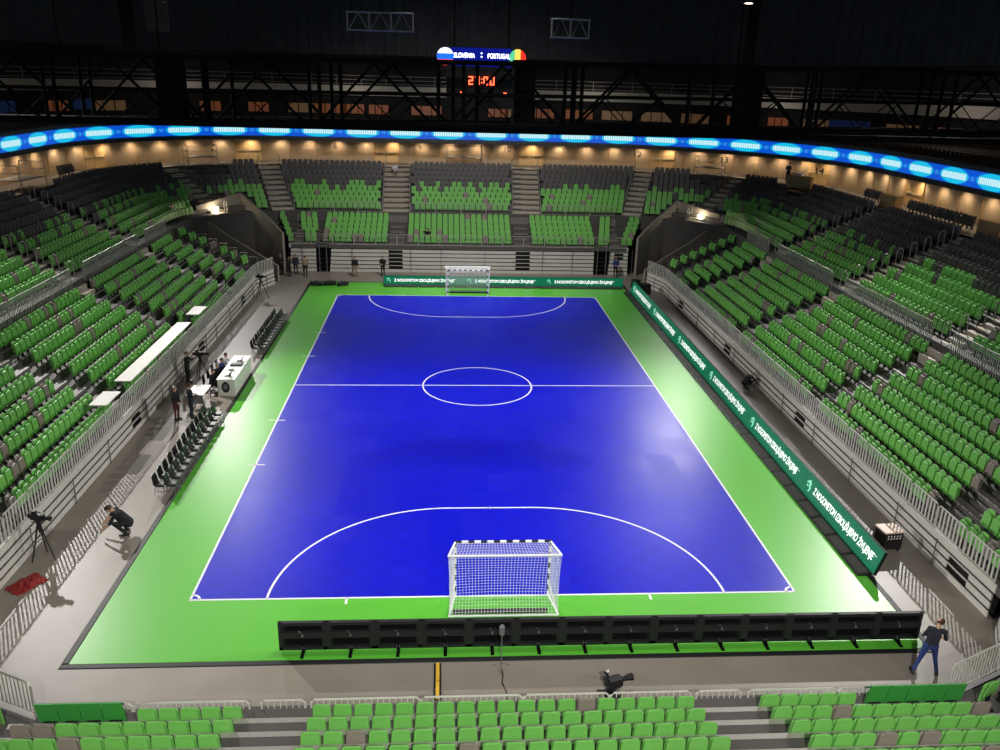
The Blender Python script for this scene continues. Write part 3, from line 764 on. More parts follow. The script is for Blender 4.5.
# upper tier: parapet, stepped rows, back wall
b = MB(); U0, _ = resample(RIB, NR)
def off(P, d):
    out = []
    for i, (x, y) in enumerate(P):
        a = P[max(0, i-1)]; c = P[min(len(P)-1, i+1)]; t = Vector((c[0]-a[0], c[1]-a[1])).normalized(); out.append((x-t.y*d, y+t.x*d))
    return out
strip(b, off(RB, .02), RZ1, off(RB, .02), 11.75); strip(b, off(RB, .02), 11.75, off(RB, .3), 11.75); strip(b, off(RB, .3), 11.75, off(RB, .3), 11.0)
tag(b.build('wall_parapet', M['parapet']), kind='structure', label='dark grey parapet of the upper tier')
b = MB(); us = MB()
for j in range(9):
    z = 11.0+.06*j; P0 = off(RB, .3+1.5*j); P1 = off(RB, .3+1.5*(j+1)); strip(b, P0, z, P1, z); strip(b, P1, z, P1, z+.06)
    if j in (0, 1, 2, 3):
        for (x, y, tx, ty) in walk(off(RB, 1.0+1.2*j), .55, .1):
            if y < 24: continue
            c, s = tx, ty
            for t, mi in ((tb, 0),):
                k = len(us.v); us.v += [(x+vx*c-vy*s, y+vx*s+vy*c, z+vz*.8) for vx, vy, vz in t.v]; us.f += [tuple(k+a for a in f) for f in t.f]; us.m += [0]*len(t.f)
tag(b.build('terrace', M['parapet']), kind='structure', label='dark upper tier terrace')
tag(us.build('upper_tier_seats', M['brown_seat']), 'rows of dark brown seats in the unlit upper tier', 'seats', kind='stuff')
BK = off(RB, 13.8)
b = MB(); strip(b, BK, 11, BK, 13.9); strip(b, off(RB, 13.0), 13.9, off(RB, 13.0), 14.9); strip(b, off(RB, 13.0), 13.9, BK, 13.9); strip(b, BK, 14.9, BK, 30)
o = b.build('wall_back', [M['dark'], M['fascia']]); o.data.polygons.foreach_set('material_index', [0]*(NR-1)+[1]*(NR-1)+[0]*2*(NR-1)); tag(o, kind='structure', label='back wall of the upper tier with a pale fascia')
k = 0
for i in range(62, 160, 3):
    x, y = BK[i]; a = BK[i-1]; c = BK[i+1]; t = Vector((c[0]-a[0], c[1]-a[1])).normalized(); nn = Vector((t.y, -t.x)); r = random.random()
    if r < .12: continue
    w = 3.4 if r < .6 else 2.2; k += 1
    mk = 'blue_screen' if r > .9 else ('orange_win' if r > .42 else 'tan_win')
    m = MB(); m.obox((x+nn.x*.1-t.x*w/2, y+nn.y*.1-t.y*w/2), (x+nn.x*.1+t.x*w/2, y+nn.y*.1+t.y*w/2), .08, 12.0, 12.95)
    o = m.build('window_%d' % k, M[mk]); tag(o, kind='structure', label='lit suite window behind the truss')
    m = MB()
    for f in (-.5, -.17, .17, .5): m.tube([(x+nn.x*.16+t.x*w*f, y+nn.y*.16+t.y*w*f, 12), (x+nn.x*.16+t.x*w*f, y+nn.y*.16+t.y*w*f, 12.95)], .05)
    m.build('window_frame', M['truss'], o)
b = MB(); R2 = off(RB, 12.9)
for z in (15.1, 15.5, 15.9): b.tube([(x, y, z) for x, y in R2[::3]], .03, 4)
for (x, y) in R2[::3]: b.tube([(x, y, 14.9), (x, y, 15.9)], .03, 4)
tag(b.build('balcony_railing', M['greymetal']), 'long grey railing above the pale fascia of the upper tier', 'railing')
for i, (px_, py_, w) in enumerate(((-36.5, 45.5, 2.6), (32.8, 49.5, 3.6), (-33.5, 56, 2.0))):
    m = MB(); m.box(-w/2, w/2, -.06, .06, 0, .9); o = m.build('video_screen', M['blue_screen'], None, (px_, py_, 12.5), 1.0 if px_ < 0 else -.9)
    m = MB(); m.box(-w/2-.05, w/2+.05, .06, .12, -.05, .95); m.build('screen_back', M['black'], o)
    tag(o, 'small blue video screen in the %s upper tier' % ('far left', 'right', 'left corner')[i], 'screen')

# downlights along the soffit
dl = walk(ring_e(.55, n=24, ymin=6), 2.75, 1.0)
for i, (x, y, tx, ty) in enumerate(dl):   # lamp under the soffit near the wall
    m = MB(); m.lathe([(.16, 0), (.16, .05)], (0, 0, 0), 10); o = m.build('downlight', M['warmdisc'], so, (x, y, 10.0))
    l = bpy.data.lights.new('downlight_beam', 'SPOT'); l.energy = 135; l.color = (1, .76, .50); l.spot_size = 2.6; l.spot_blend = .9; l.shadow_soft_size = .1
    lo = bpy.data.objects.new('downlight_beam', l); COL.objects.link(lo); lo.location = (x, y, 9.92)

# doors in the concourse wall
def ring_near(px_, py_):
    best = min(walk(ring_e(.0, n=40), .1), key=lambda w: (w[0]-px_)**2+(w[1]-py_)**2); return best
for i, (px_, py_) in enumerate([(-32.2, 52.8), (-20.6, 61.1), (-7.6, 62.7), (6.9, 62.7), (19.5, 60.4), (30.3, 51.0), (33.3, 37.4)]):
    x, y, tx, ty = ring_near(px_, py_); rz = math.atan2(ty, tx)
    o = empty('door_%d' % (i+1), (x, y, WZ0), rz); tag(o, 'cream double door in the tan concourse wall, %s from the left' % ordn(i+1), kind='structure')
    m = MB(); m.box(-1.25, -1.12, -.1, .02, 0, 2.42); m.box(1.12, 1.25, -.1, .02, 0, 2.42); m.box(-1.25, 1.25, -.1, .02, 2.3, 2.42); m.build('door_frame', M['tanbox'], o)
    for s in (-1, 1):
        m = MB(); m.box(min(s*.03, s*1.12), max(s*.03, s*1.12), -.06, .0, 0.02, 2.3); lf = m.build('door_leaf', M['door'], o)
        m = MB(); m.box(min(s*.12, s*1.05), max(s*.12, s*1.05), -.14, -.08, .95, 1.07); m.box(s*.2-.03, s*.2+.03, -.1, -.05, .97, 1.05); m.box(s*.95-.03, s*.95+.03, -.1, -.05, .97, 1.05); m.build('push_bar', M['doorbar'], lf)

def text_mesh(s, w, h, m, name, bold=.0, depth=.004):
    cu = bpy.data.curves.new(name, 'FONT'); cu.body = s; cu.size = 1; cu.extrude = 0; cu.resolution_u = 3
    o = bpy.data.objects.new(name, cu); COL.objects.link(o)
    dg = bpy.context.evaluated_depsgraph_get(); me = bpy.data.meshes.new_from_object(o.evaluated_get(dg))
    bpy.data.objects.remove(o); bpy.data.curves.remove(cu)
    if bold:    # heavier strokes: the same outline laid side by side
        V = [v.co.copy() for v in me.vertices]; F = [tuple(p.vertices) for p in me.polygons]; v2 = []; f2 = []
        for i, (dx, dy) in enumerate(((0, 0), (bold, 0), (-bold, 0), (0, bold), (0, -bold))):
            k = len(v2); v2 += [(v.x+dx, v.y+dy, 0) for v in V]; f2 += [tuple(k+a for a in f) for f in F]
        bpy.data.meshes.remove(me); me = bpy.data.meshes.new(name); me.from_pydata(v2, [], f2)
    xs = [v.co.x for v in me.vertices]; ys = [v.co.y for v in me.vertices]; x0, x1, y0, y1 = min(xs), max(xs), min(ys), max(ys)
    for v in me.vertices: v.co = ((v.co.x-x0)/(x1-x0)*w, (v.co.y-y0)/(y1-y0)*h, 0)
    me.materials.clear(); me.materials.append(m); return me
# hanging section numbers
for s, px_, py_, wh in (('8', -12.3, 60.2, 'over the left block of the far stand'), ('9', -4.2, 60.2, 'over the middle block of the far stand'), ('10', 4.3, 60.2, 'over the right aisle of the far stand'), ('12', 16.6, 58.0, 'beside the far right wall door'), ('13', 23.8, 54.0, 'over the far right corner seats'), ('14', 29.0, 45.3, 'over the right stand corner')):
    x, y = px_, py_
    o = empty('section_sign', (x, y, 9.35), math.atan2(-(x-CX)*.6, 40) if abs(x) > 9 else 0, 'small dark section number %s hanging %s' % (s, wh), 'sign')
    m = MB(); m.tube([(0, .03, .4), (0, .03, .75)], .02); m.build('sign_hanger', M['black'], o)
    me = text_mesh(s, .32*len(s), .5, M['black'], 'digit'); t = link('sign_digit', me, o); t.rotation_euler = (PI/2, 0, 0); t.location = (-.16*len(s), -.02, -.05)

# camera platforms along the wall
def platform(x, y, rz, label, w=2.6, d=1.6, h=.75, z=WZ0, cam=True):
    o = empty('camera_platform', (x, y, z), rz, label, 'platform')
    m = MB(); m.box(-w/2, w/2, -d/2, d/2, h-.06, h); m.build('deck', M['greymetal'], o)
    for sx in (-1, 1):
        for sy in (-1, 1):
            m = MB(); m.tube([(sx*w/2, sy*d/2, 0), (sx*w/2, sy*d/2, h+1.0)], .03); m.build('leg', M['greymetal'], o)
    m = MB()
    for zz in (h+.5, h+1.0):
        m.tube([(-w/2, -d/2, zz), (w/2, -d/2, zz)], .022); m.tube([(-w/2, -d/2, zz), (-w/2, d/2, zz)], .022); m.tube([(w/2, -d/2, zz), (w/2, d/2, zz)], .022)
    m.build('guard_rail', M['greymetal'], o)
    return o
platform(-24.3, 57.6, .55, 'scaffold camera platform in the far left corner by the wall')
platform(.1, 61.6, 0, 'scaffold camera platform in the middle of the far wall', 3.4, 1.4, .9)
platform(23.6, 57.6, -.5, 'scaffold camera platform in the far right corner by the wall')
platform(-31.6, 38.6, 1.5, 'scaffold camera platform by the left wall', 3.4, 1.8, .8)
for i, (x, y) in enumerate(((31.6, 37.0), (31.6, 24.9), (29.5, 48.6))):
    m = MB(); m.box(-.25, .25, -1.1, 1.1, 0, 1.0); o = m.build('tan_barrier', M['tanbox'], None, (x-.8, y-.3, WZ0+.02), 0 if i < 2 else .7)
    tag(o, 'tan solid barrier panel at the top of the %s' % ('last aisle of the right stand', 'third aisle of the right stand', 'right corner stand')[i], 'barrier')

# ------------------------------------------------------------------ black drapes, roof truss and things hung from the roof
for w, i0, i1 in (('left', 40, 79), ('far', 80, 139), ('right', 140, 185)):
    b = MB(); D = off(RB, 5.0); zz0 = 17.9
    pts = []
    for i in range(i0, i1+1):
        for f in (0, .25, .5, .75):
            if i == i1 and f: break
            j = min(i+1, NR-1); x = D[i][0]+(D[j][0]-D[i][0])*f; y = D[i][1]+(D[j][1]-D[i][1])*f
            a = .12*math.sin((i+f)*5.3)
            pts.append((x+a*.5, y+a))
    strip(b, pts, zz0, pts, 29.5)
    b.tube([(x, y, zz0) for x, y in pts[::6]], .05, 5)
    o = b.build('black_drape', M['drape'], None, None); tag(o, 'black drape hung above the %s side of the upper tier' % w, 'drape')
b = MB(); b.box(-60, 60, -45, 100, 30, 30.3); tag(b.build('ceiling', M['dark']), kind='structure', label='dark arena roof')

t = empty('lighting_truss', (0, 9, 0), 0, 'long black box truss spanning the arena above the court', 'truss')
def tz(x, z): return z+.008*x
TX0, TX1 = -24, 27
for (yy, zz, r) in ((-.9, 16.62, .085), (.9, 16.62, .07), (-.9, 14.47, .13), (.9, 14.47, .09), (-.9, 15.52, .055), (.9, 15.52, .05)):
    m = MB(); m.tube([(TX0, yy, tz(TX0, zz)), (TX1, yy, tz(TX1, zz))], r, 8); m.build('chord', M['truss'], t)
bay = 4.55; x = -20.3; i = 0
while x < 26:
    for (yy, dd) in ((-.9, 0), (.9, .55)):
        m = MB(); xx = x+dd
        for q in (0, .35 if i % 2 else .9): m.tube([(xx+q, yy, tz(x, 14.4)), (xx+q, yy, tz(x, 16.6))], .07)
        m.build('upright', M['truss'], t)
        m = MB()
        m.tube([(xx+.3, yy, tz(x, 14.5)), (xx+bay/2, yy, tz(x, 16.55))], .05); m.tube([(xx+bay/2, yy, tz(x, 16.55)), (xx+bay-.2, yy, tz(x, 14.5))], .05)
        m.tube([(xx+.3, yy+.05, tz(x, 14.5)), (xx+bay*.28, yy+.05, tz(x, 15.5)), (xx+bay*.5, yy+.05, tz(x, 14.5)), (xx+bay*.75, yy+.05, tz(x, 15.5)), (xx+bay-.2, yy+.05, tz(x, 14.5))], .032)
        m.build('diagonal_brace', M['truss'], t)
    m = MB(); m.tube([(x, -.9, tz(x, 14.47)), (x+bay/2, .9, tz(x, 14.47)), (x+bay, -.9, tz(x, 14.47))], .04); m.tube([(x, -.9, tz(x, 16.6)), (x+bay/2, .9, tz(x, 16.6)), (x+bay, -.9, tz(x, 16.6))], .04); m.build('cross_brace', M['truss'], t)
    x += bay; i += 1
for x in (-11.6, 1.0, 9.4):
    m = MB(); m.box(x-.38, x+.38, -.8, .3, tz(x, 14.4), tz(x, 16.75)); m.build('rigging_sleeve', M['truss'], t)
m = MB(); m.box(TX0, TX1, -.55, .55, 14.2, 14.42); m.build('cable_tray', M['truss'], t)
for i, x in enumerate((-15.4, -12.0, 9.0, 20)):
    m = MB(); m.tube([(x, 9, tz(x, 16.8)), (x+(.4 if i % 2 else -.3), 9, 30)], .03); tag(m.build('steel_cable', M['truss']), 'thin dark hanging cable of the truss, %s from the left' % ordn(i+1), 'cable', 'truss hanging cables')
o = empty('line_array_speaker', (-15.3, 20, 17.75), 0, 'black hanging speaker column at the upper left above the truss', 'speaker')
for i in range(5):
    m = MB(); m.hexa([(-.5, -.3, .42*i), (.5, -.3, .42*i), (.42, .3, .42*i+.03), (-.42, .3, .42*i+.03), (-.5, -.3, .42*i+.38), (.5, -.3, .42*i+.38), (.42, .3, .42*i+.35), (-.42, .3, .42*i+.35)]); m.build('speaker_box', M['black'], o)
m = MB(); m.tube([(0, 0, 2.1), (0, 0, 12.2)], .03); m.build('hanging_chain', M['truss'], o)

def grey_truss(x0, x1, y, z0, z1, n, label):
    o = empty('truss_section', (x0, y, z0), 0, label, 'truss'); L = x1-x0; H = z1-z0
    for yy in (0, .35):
        for zz in (0, H):
            m = MB(); m.tube([(-.05, yy, zz), (L+.05, yy, zz)], .035); m.build('chord', M['greymetal'], o)
    m = MB()
    for i in range(n+1):
        xx = L*i/n; m.tube([(xx, 0, 0), (xx, 0, H)], .045)
        if i < n: m.tube([(xx+.06, 0, 0), (xx+L/n/2, 0, H), (xx+L/n-.06, 0, 0)], .03)
    m.build('web', M['greymetal'], o)
    m = MB(); m.tube([(L/2, .2, H), (L/2, .2, 30-z0)], .025); m.build('hanging_chain', M['truss'], o)
grey_truss(-6.5, -3.4, 20, 18.1, 18.9, 3, 'short grey truss section hanging at upper left above the scoreboard')
grey_truss(3.3, 5.1, 20, 18.05, 18.87, 2, 'short grey truss section hanging at upper right above the scoreboard')
o = empty('flood_lamp', (12.85, 20, 19.9), 0, 'bright round flood lamp at the top of the roof, right of the scoreboard', 'lamp')
m = MB(); m.lathe([(.12, .0), (.22, -.05), (.26, .2), (.12, .4)], (0, 0, 0), 14); m.build('lamp_housing', M['black'], o)
m = MB(); m.lathe([(.05, -.07), (.2, -.06)], (0, 0, 0), 14); m.build('lamp_lens', M['lampglow'], o)
m = MB(); m.tube([(0, 0, .4), (0, 0, 10.1)], .03); m.build('lamp_hanger', M['truss'], o)

# scoreboard behind the truss
sb = empty('scoreboard', (-.25, 16, 14.9), 0, 'dark hanging scoreboard with a blue team strip and a red game clock', 'scoreboard')
m = MB(); m.box(-1.55, 1.55, 0, .5, -.1, 1.5); m.box(-1.95, 1.95, .05, .45, 1.5, 2.5); m.build('cabinet', M['black'], sb)
m = MB(); m.box(-1.35, 1.35, -.02, .06, 1.68, 2.44); m.build('team_strip', M['score_blue'], sb)
for sx, mats in ((-1, ('score_white', 'flag_blue', 'flag_red')), (1, ('flag_green', 'flag_yellow', 'flag_red'))):
    fl = empty('flag_disc', (sx*1.6, -.03, 2.06), 0); fl.parent = sb
    for k in range(3):
        m = MB(); pts = []
        if sx < 0: lo, hi = .37-.247*(k+1), .37-.247*k
        else: lo, hi = -.37+.247*k, -.37+.247*(k+1)
        n = 10; A = []; B = []
        for i in range(n+1):
            u = lo+(hi-lo)*i/n; wv = math.sqrt(max(0, .37**2-u*u)); A.append((u, wv)); B.append((u, -wv))
        poly = A+B[::-1]
        m.prism([(v, u) if sx < 0 else (u, v) for u, v in poly], (0, 0, 0), (1, 0, 0), (0, 0, 1), (0, 1, 0), .05); m.build('flag_band', M[mats[k]], fl)
for s, x0, w in (('SLOVENIA', -1.22, .92), (':', -.03, .06), ('PORTUGAL', .28, .98)):
    me = text_mesh(s, w, .2, M['score_white'], 'team_name', .004); tt = link('team_name', me, sb); tt.rotation_euler = (PI/2, 0, 0); tt.location = (x0, -.035, 2.02 if s != ':' else 2.05)
SEGS = {'2': 'abged', '7': 'abc', '0': 'abcdef'}
def digit(m, ch, x, z, w, h, t):
    R = {'a': (x, x+w, z+h-t, z+h), 'g': (x, x+w, z+h/2-t/2, z+h/2+t/2), 'd': (x, x+w, z, z+t), 'f': (x, x+t, z+h/2, z+h), 'b': (x+w-t, x+w, z+h/2, z+h), 'e': (x, x+t, z, z+h/2), 'c': (x+w-t, x+w, z, z+h/2)}
    for sg in SEGS[ch]: r = R[sg]; m.box(r[0], r[1], -.06, -.02, r[2], r[3])
m = MB()
for ch, x in (('2', -.56), ('7', -.27), ('0', .10), ('0', .39)): digit(m, ch, x, .90, .2, .36, .055)
m.box(-.0, .05, -.06, -.02, .98, 1.03); m.box(-.0, .05, -.06, -.02, 1.13, 1.18); m.build('clock_digits', M['red_led'], sb)
for x in (-.85, 1.08):
    m = MB(); m.box(x-.07, x+.07, -.05, -.01, .54, .60); m.build('foul_lamp', M['red_led'], sb)
m = MB(); m.tube([(-1.2, .25, 2.5), (-1.2, .25, 15.1)], .03); m.tube([(1.2, .25, 2.5), (1.2, .25, 15.1)], .03); m.build('hanging_chain', M['truss'], sb)

# ------------------------------------------------------------------ goals
def goal(y, sgn, label, xo=0.0):
    """sgn +1: goal mouth faces +y"""
    g = empty('futsal_goal', (xo, y, CT+.006), 0 if sgn > 0 else PI, label, 'goal'); R = .045
    def striped(p, q, n, name, start=0):
        m = MB(); p = Vector(p); q = Vector(q)
        for i in range(n):
            m.mi = (i+start) % 2; m.tube([p.lerp(q, i/n), p.lerp(q, (i+1)/n)], R, 8)
        m.build(name, [M['goalblack'], M['goalwhite']], g)
    striped((-1.54, 0, .005), (-1.54, 0, 2.08), 10, 'post', 1); striped((1.54, 0, .005), (1.54, 0, 2.08), 10, 'post', 1)
    striped((-1.54, 0, 2.04), (1.54, 0, 2.04), 15, 'crossbar')
    D = .98; BZ = 2.12
    for sx in (-1, 1):
        m = MB(); m.tube([(sx*1.54, 0, 2.04), (sx*1.77, -D, BZ)], .032, 8); m.build('top_stay', M['goalwhite'], g)
        m = MB(); m.tube([(sx*1.54, 0, .04), (sx*1.74, -1.14, .04)], .032, 8); m.build('ground_stay', M['goalwhite'], g)
        m = MB(); m.tube([(sx*1.54, 0, .5), (sx*1.7, -.75, .05)], .025, 8); m.build('corner_brace', M['goalwhite'], g)
    m = MB(); m.tube([(-1.77, -D, BZ), (1.77, -D, BZ)], .036, 8); m.build('back_bar', M['goalwhite'], g)
    m = MB(); m.tube([(-1.74, -1.14, .04), (1.74, -1.14, .04)], .032, 8); m.build('ground_bar', M['goalwhite'], g)
    m = MB(); m.tube([(-1.62, -.98, .1), (1.4, -.98, .1)], .085, 8); m.build('dark_base_bar', M['goalblack'], g)  # dark round bar along the rear base of the goal
    r = .0068; n = 34
    m = MB()
    for i in range(n+1):
        f = -1+2*i/n; sag = .10*(1-f*f)
        m.tube([(f*1.54, 0, 2.04), (f*1.65, -D/2, 2.05-sag*.4), (f*1.77, -D, BZ)], r, 3, False)
        m.tube([(f*1.77, -D, BZ), (f*1.73, -D+.06+sag, 1.35), (f*1.70, -D+.04+sag, .7), (f*1.74, -1.12, .04)], r, 3, False)
    for k in range(1, 9):
        v = k/9; m.tube([(f*(1.54+.23*v), -D*v, 2.04+.08*v-.04*math.sin(PI*v)*(1-f*f)) for f in (-1, -.5, 0, .5, 1)], r, 3, False)
    prof = [(2.12, -D), (1.35, -D+.06), (.7, -D+.04), (.04, -1.12)]
    for k in range(0, 20):
        z = 2.04-.1*k
        for (za, ya), (zb, yb) in zip(prof, prof[1:]):
            if zb <= z <= za: yy = ya+(yb-ya)*(za-z)/(za-zb); break
        m.tube([(f*1.72, yy+.10*(1-f*f)*math.sin(PI*(2-z)/2), z) for f in (-1, -.6, -.2, .2, .6, 1)], r, 3, False)
    for sx in (-1, 1):
        for k in range(1, 20):
            z = 2.0-.1*k; m.tube([(sx*1.54, 0, z), (sx*1.62, -.5, z-.02), (sx*1.745, -D, z)], r, 3, False)
        for k in range(1, 9):
            v = k/9; m.tube([(sx*(1.54+.22*v), -D*v, 2.04+.08*v), (sx*(1.54+.19*v), -1.08*v, .04)], r, 3, False)
    m.build('net', M['net'], g)
    return g
goal(0, 1, 'white framed futsal goal with net at the near end, seen from behind', .06)
goal(40, -1, 'striped futsal goal with white net at the far end', 0)

# ------------------------------------------------------------------ LED boards
def logo(m, x, z, s):
    m.tube([(x, -.06, z+.55*s), (x+.28*s, -.06, z+.75*s), (x+.5*s, -.06, z+.5*s)], .09*s, 5); m.tube([(x+.45*s, -.06, z+.45*s), (x+.62*s, -.06, z+.2*s), (x+.5*s, -.06, z)], .07*s, 5); m.tube([(x+.05*s, -.06, z+.35*s), (x+.2*s, -.06, z+.3*s)], .06*s, 5)
TXT = 'Z NOGOMETOM IZBOLJŠUJEMO ŽIVLJENJE'
def board(name_label, p, q, H, rep, off0, tilt, nmod, lit=True):
    """local x along the board, front face toward -y"""
    L = math.hypot(q[0]-p[0], q[1]-p[1]); rz = math.atan2(q[1]-p[1], q[0]-p[0])
    o = empty('advertising_board', (p[0], p[1], CT+.006), rz, name_label, 'advertising board')
    f = bpy.data.objects.new('screen_panel', None)
    T = Matrix.Rotation(-tilt, 4, 'X')
    def put(m, nm, mm):
        for i, v in enumerate(m.v): m.v[i] = tuple(T @ Vector(v))
        return m.build(nm, mm, o)
    mw = L/nmod
    if lit:
        m = MB(); m.box(0, L, -.03, .0, .07, H); put(m, 'led_screen', M['led_green'])
        m = MB(); m.box(-.02, L+.02, 0, .1, .05, H+.02); put(m, 'cabinet_back', M['blackmetal'])
        P = L/rep
        me0 = text_mesh(TXT, P*.74, .42*H/.9, M['led_white'], 'board_lettering', .032)
        tm0 = text_mesh('TM', P*.03, .06, M['led_white'], 'board_mark', 0)
        for r in range(rep):
            x0 = r*P+off0
            tt = link('board_lettering', me0, o); tt.matrix_local = T @ Matrix.Translation((x0+P*.11, -.038, H*.31)) @ Matrix.Rotation(PI/2, 4, 'X')
            tt = link('board_mark', tm0, o); tt.matrix_local = T @ Matrix.Translation((x0+P*.845, -.038, H*.62)) @ Matrix.Rotation(PI/2, 4, 'X')
            m = MB(); logo(m, x0+P*.02, H*.34, .5*H/.9); put(m, 'board_logo', M['led_mint'])
        for i in range(nmod):
            m = MB(); x0 = i*mw
            m.hexa([(x0+.03, -.55, .0), (x0+mw-.03, -.55, 0), (x0+mw-.03, -.02, 0), (x0+.03, -.02, 0), (x0+.03, -.55, .035), (x0+mw-.03, -.55, .035), (x0+mw-.03, -.04, .11), (x0+.03, -.04, .11)])
            fp = m.build('foot_plate', M['black'], o)
            m = MB(); m.hexa([(x0+.12, -.46, .045), (x0+mw-.12, -.46, .045), (x0+mw-.12, -.10, .095), (x0+.12, -.10, .095), (x0+.12, -.46, .052), (x0+mw-.12, -.46, .052), (x0+mw-.12, -.10, .103), (x0+.12, -.10, .103)]); m.build('plate_pad', M['soffit'], fp)
    else:
        for i in range(nmod):
            x0 = i*mw; m = MB(); m.box(x0+.001, x0+mw-.001, -.05, .0, .045, H)
            m.box(x0+.001, x0+mw-.001, 0, .07, H-.1, H); m.box(x0+.001, x0+mw-.001, 0, .06, .045, .15); m.box(x0+.001, x0+mw-.001, 0, .05, .45, .66)
            m.box(x0+.001, x0+.10, 0, .06, .045, H); m.box(x0+mw-.10, x0+mw-.001, 0, .06, .045, H)
            c = put(m, 'led_cabinet', M['black'])
            m = MB(); xm = x0+mw*.5; m.box(xm-.03, xm+.03, .06, .09, .52, .58); m.tube([(xm, .07, .6), (xm+.04, .10, .68), (xm+.1, .08, .72)], .008, 5)
            for v in range(len(m.v)): m.v[v] = tuple(T @ Vector(m.v[v]))
            m.build('power_plug', M['greymetal'], c)
            m = MB()
            for za, zb in ((.70, .88), (.2, .4)):
                m = MB(); m.box(x0+.16, x0+mw-.16, .0, .012, za, zb)
                for k in range(9): m.box(x0+.16+k*(mw-.32)/9, x0+.16+(k+.55)*(mw-.32)/9, .01, .03, za, zb)
                for v in range(len(m.v)): m.v[v] = tuple(T @ Vector(m.v[v]))
                m.build('vent_fins', M['truss'], c)
            m = MB(); m.box(xm-.05, xm+.05, -.05, .40, 0, .03); m.tube([(xm, .30, .03), (xm, .06, .3)], .025); m.build('support_leg', M['truss'], o)
            m = MB(); m.box(xm-.045, xm+.045, .08, .16, .16, .2); m.build('leg_clamp', M['greymetal'], o)
    bpy.data.objects.remove(f)
    return o
board('long green lit advertising board along the right touchline', (13.15, 41.7), (13.15, .85), .98, 6, .62, .30, 30)
board('green lit advertising board behind the far goal line', (-6.7, 43.25), (12.85, 43.25), .80, 3, .12, .10, 14)
# the near board shows its back: front faces the pitch (+y), so run it from right to left and look at its rear
board('black unlit back of the advertising board behind the near goal', (12.85, -2.62), (-6.68, -2.62), 1.0, 3, .12, 0.0, 14, lit=False)

# ------------------------------------------------------------------ people
def capsule(m, p, q, ra, rb, n=12):
    p = Vector(p); q = Vector(q); ax = q-p; L = ax.length
    if L < 1e-5: ax = Vector((0, 0, 1)); L = 1e-5
    ax = ax.normalized(); pts = []; rad = []
    for i in range(5):
        t = -PI/2+(PI/2)*i/4 if i < 4 else 0
        pts.append(p+ax*(ra*math.sin(t))); rad.append(max(.001, ra*math.cos(t)))
    for i in range(5):
        t = (PI/2)*i/4; pts.append(q+ax*(rb*math.sin(t)+1e-5)); rad.append(max(.001, rb*math.cos(t)))
    a = Vector((0, 0, 1)) if abs(ax.z) < .9 else Vector((1, 0, 0)); u = ax.cross(a).normalized(); w = ax.cross(u)
    rings = []
    for c, r in zip(pts, rad):
        rings.append(len(m.v))
        for k in range(n): th = 2*PI*k/n; m.v.append(tuple(c+u*math.cos(th)*r+w*math.sin(th)*r))
    for a0, b0 in zip(rings, rings[1:]):
        for k in range(n): m.f.append((a0+k, a0+(k+1) % n, b0+(k+1) % n, b0+k)); m.m.append(0)
    m.f.append(tuple(rings[0]+k for k in range(n))[::-1]); m.m.append(0); m.f.append(tuple(rings[-1]+k for k in range(n))); m.m.append(0)

STAND = dict(pelvis=(0, 0, .95), chest=(0, -.01, 1.30), neck=(0, 0, 1.46), head=(0, -.03, 1.62),
             shL=(-.18, 0, 1.41), shR=(.18, 0, 1.41), elL=(-.24, .03, 1.13), elR=(.24, .03, 1.13), wrL=(-.25, -.05, .89), wrR=(.25, -.05, .89),
             hpL=(-.095, 0, .92), hpR=(.095, 0, .92), knL=(-.11, -.02, .50), knR=(.11, -.02, .50), anL=(-.11, .02, .09), anR=(.11, .02, .09))
def pose(**k): d = dict(STAND); d.update(k); return d
SIT = pose(pelvis=(0, .0, .53), chest=(0, -.08, .88), neck=(0, -.10, 1.04), head=(0, -.15, 1.20), shL=(-.18, -.09, .99), shR=(.18, -.09, .99), elL=(-.25, -.22, .78), elR=(.25, -.22, .78),
           wrL=(-.14, -.45, .80), wrR=(.14, -.45, .80), hpL=(-.095, 0, .51), hpR=(.095, 0, .51), knL=(-.13, -.42, .50), knR=(.13, -.42, .50), anL=(-.13, -.38, .09), anR=(.13, -.38, .09))
SQUAT = pose(pelvis=(0, .10, .36), chest=(0, -.16, .66), neck=(0, -.29, .77), head=(0, -.41, .86), shL=(-.18, -.24, .74), shR=(.18, -.24, .74), elL=(-.27, -.42, .52), elR=(.26, -.40, .50),
             wrL=(-.20, -.60, .34), wrR=(.18, -.58, .32), hpL=(-.10, .08, .36), hpR=(.10, .08, .36), knL=(-.20, -.30, .50), knR=(.20, -.30, .46), anL=(-.15, -.02, .09), anR=(.15, -.02, .09))
WALK = pose(pelvis=(0, 0, .91), chest=(-.05, -.05, 1.27), neck=(-.10, -.08, 1.43), head=(-.15, -.15, 1.57), shL=(-.29, -.06, 1.36), shR=(.09, -.06, 1.40), elL=(-.37, -.10, 1.10), elR=(.20, -.10, 1.14),
            wrL=(-.22, -.32, 1.08), wrR=(.04, -.34, 1.08), hpL=(-.10, 0, .90), hpR=(.10, 0, .90), knL=(-.20, -.06, .48), knR=(.20, .02, .49), anL=(-.29, .02, .09), anR=(.34, .12, .10))
HOLD = pose(elL=(-.26, -.02, 1.14), elR=(.26, -.02, 1.14), wrL=(-.12, -.26, 1.12), wrR=(.10, -.28, 1.10))
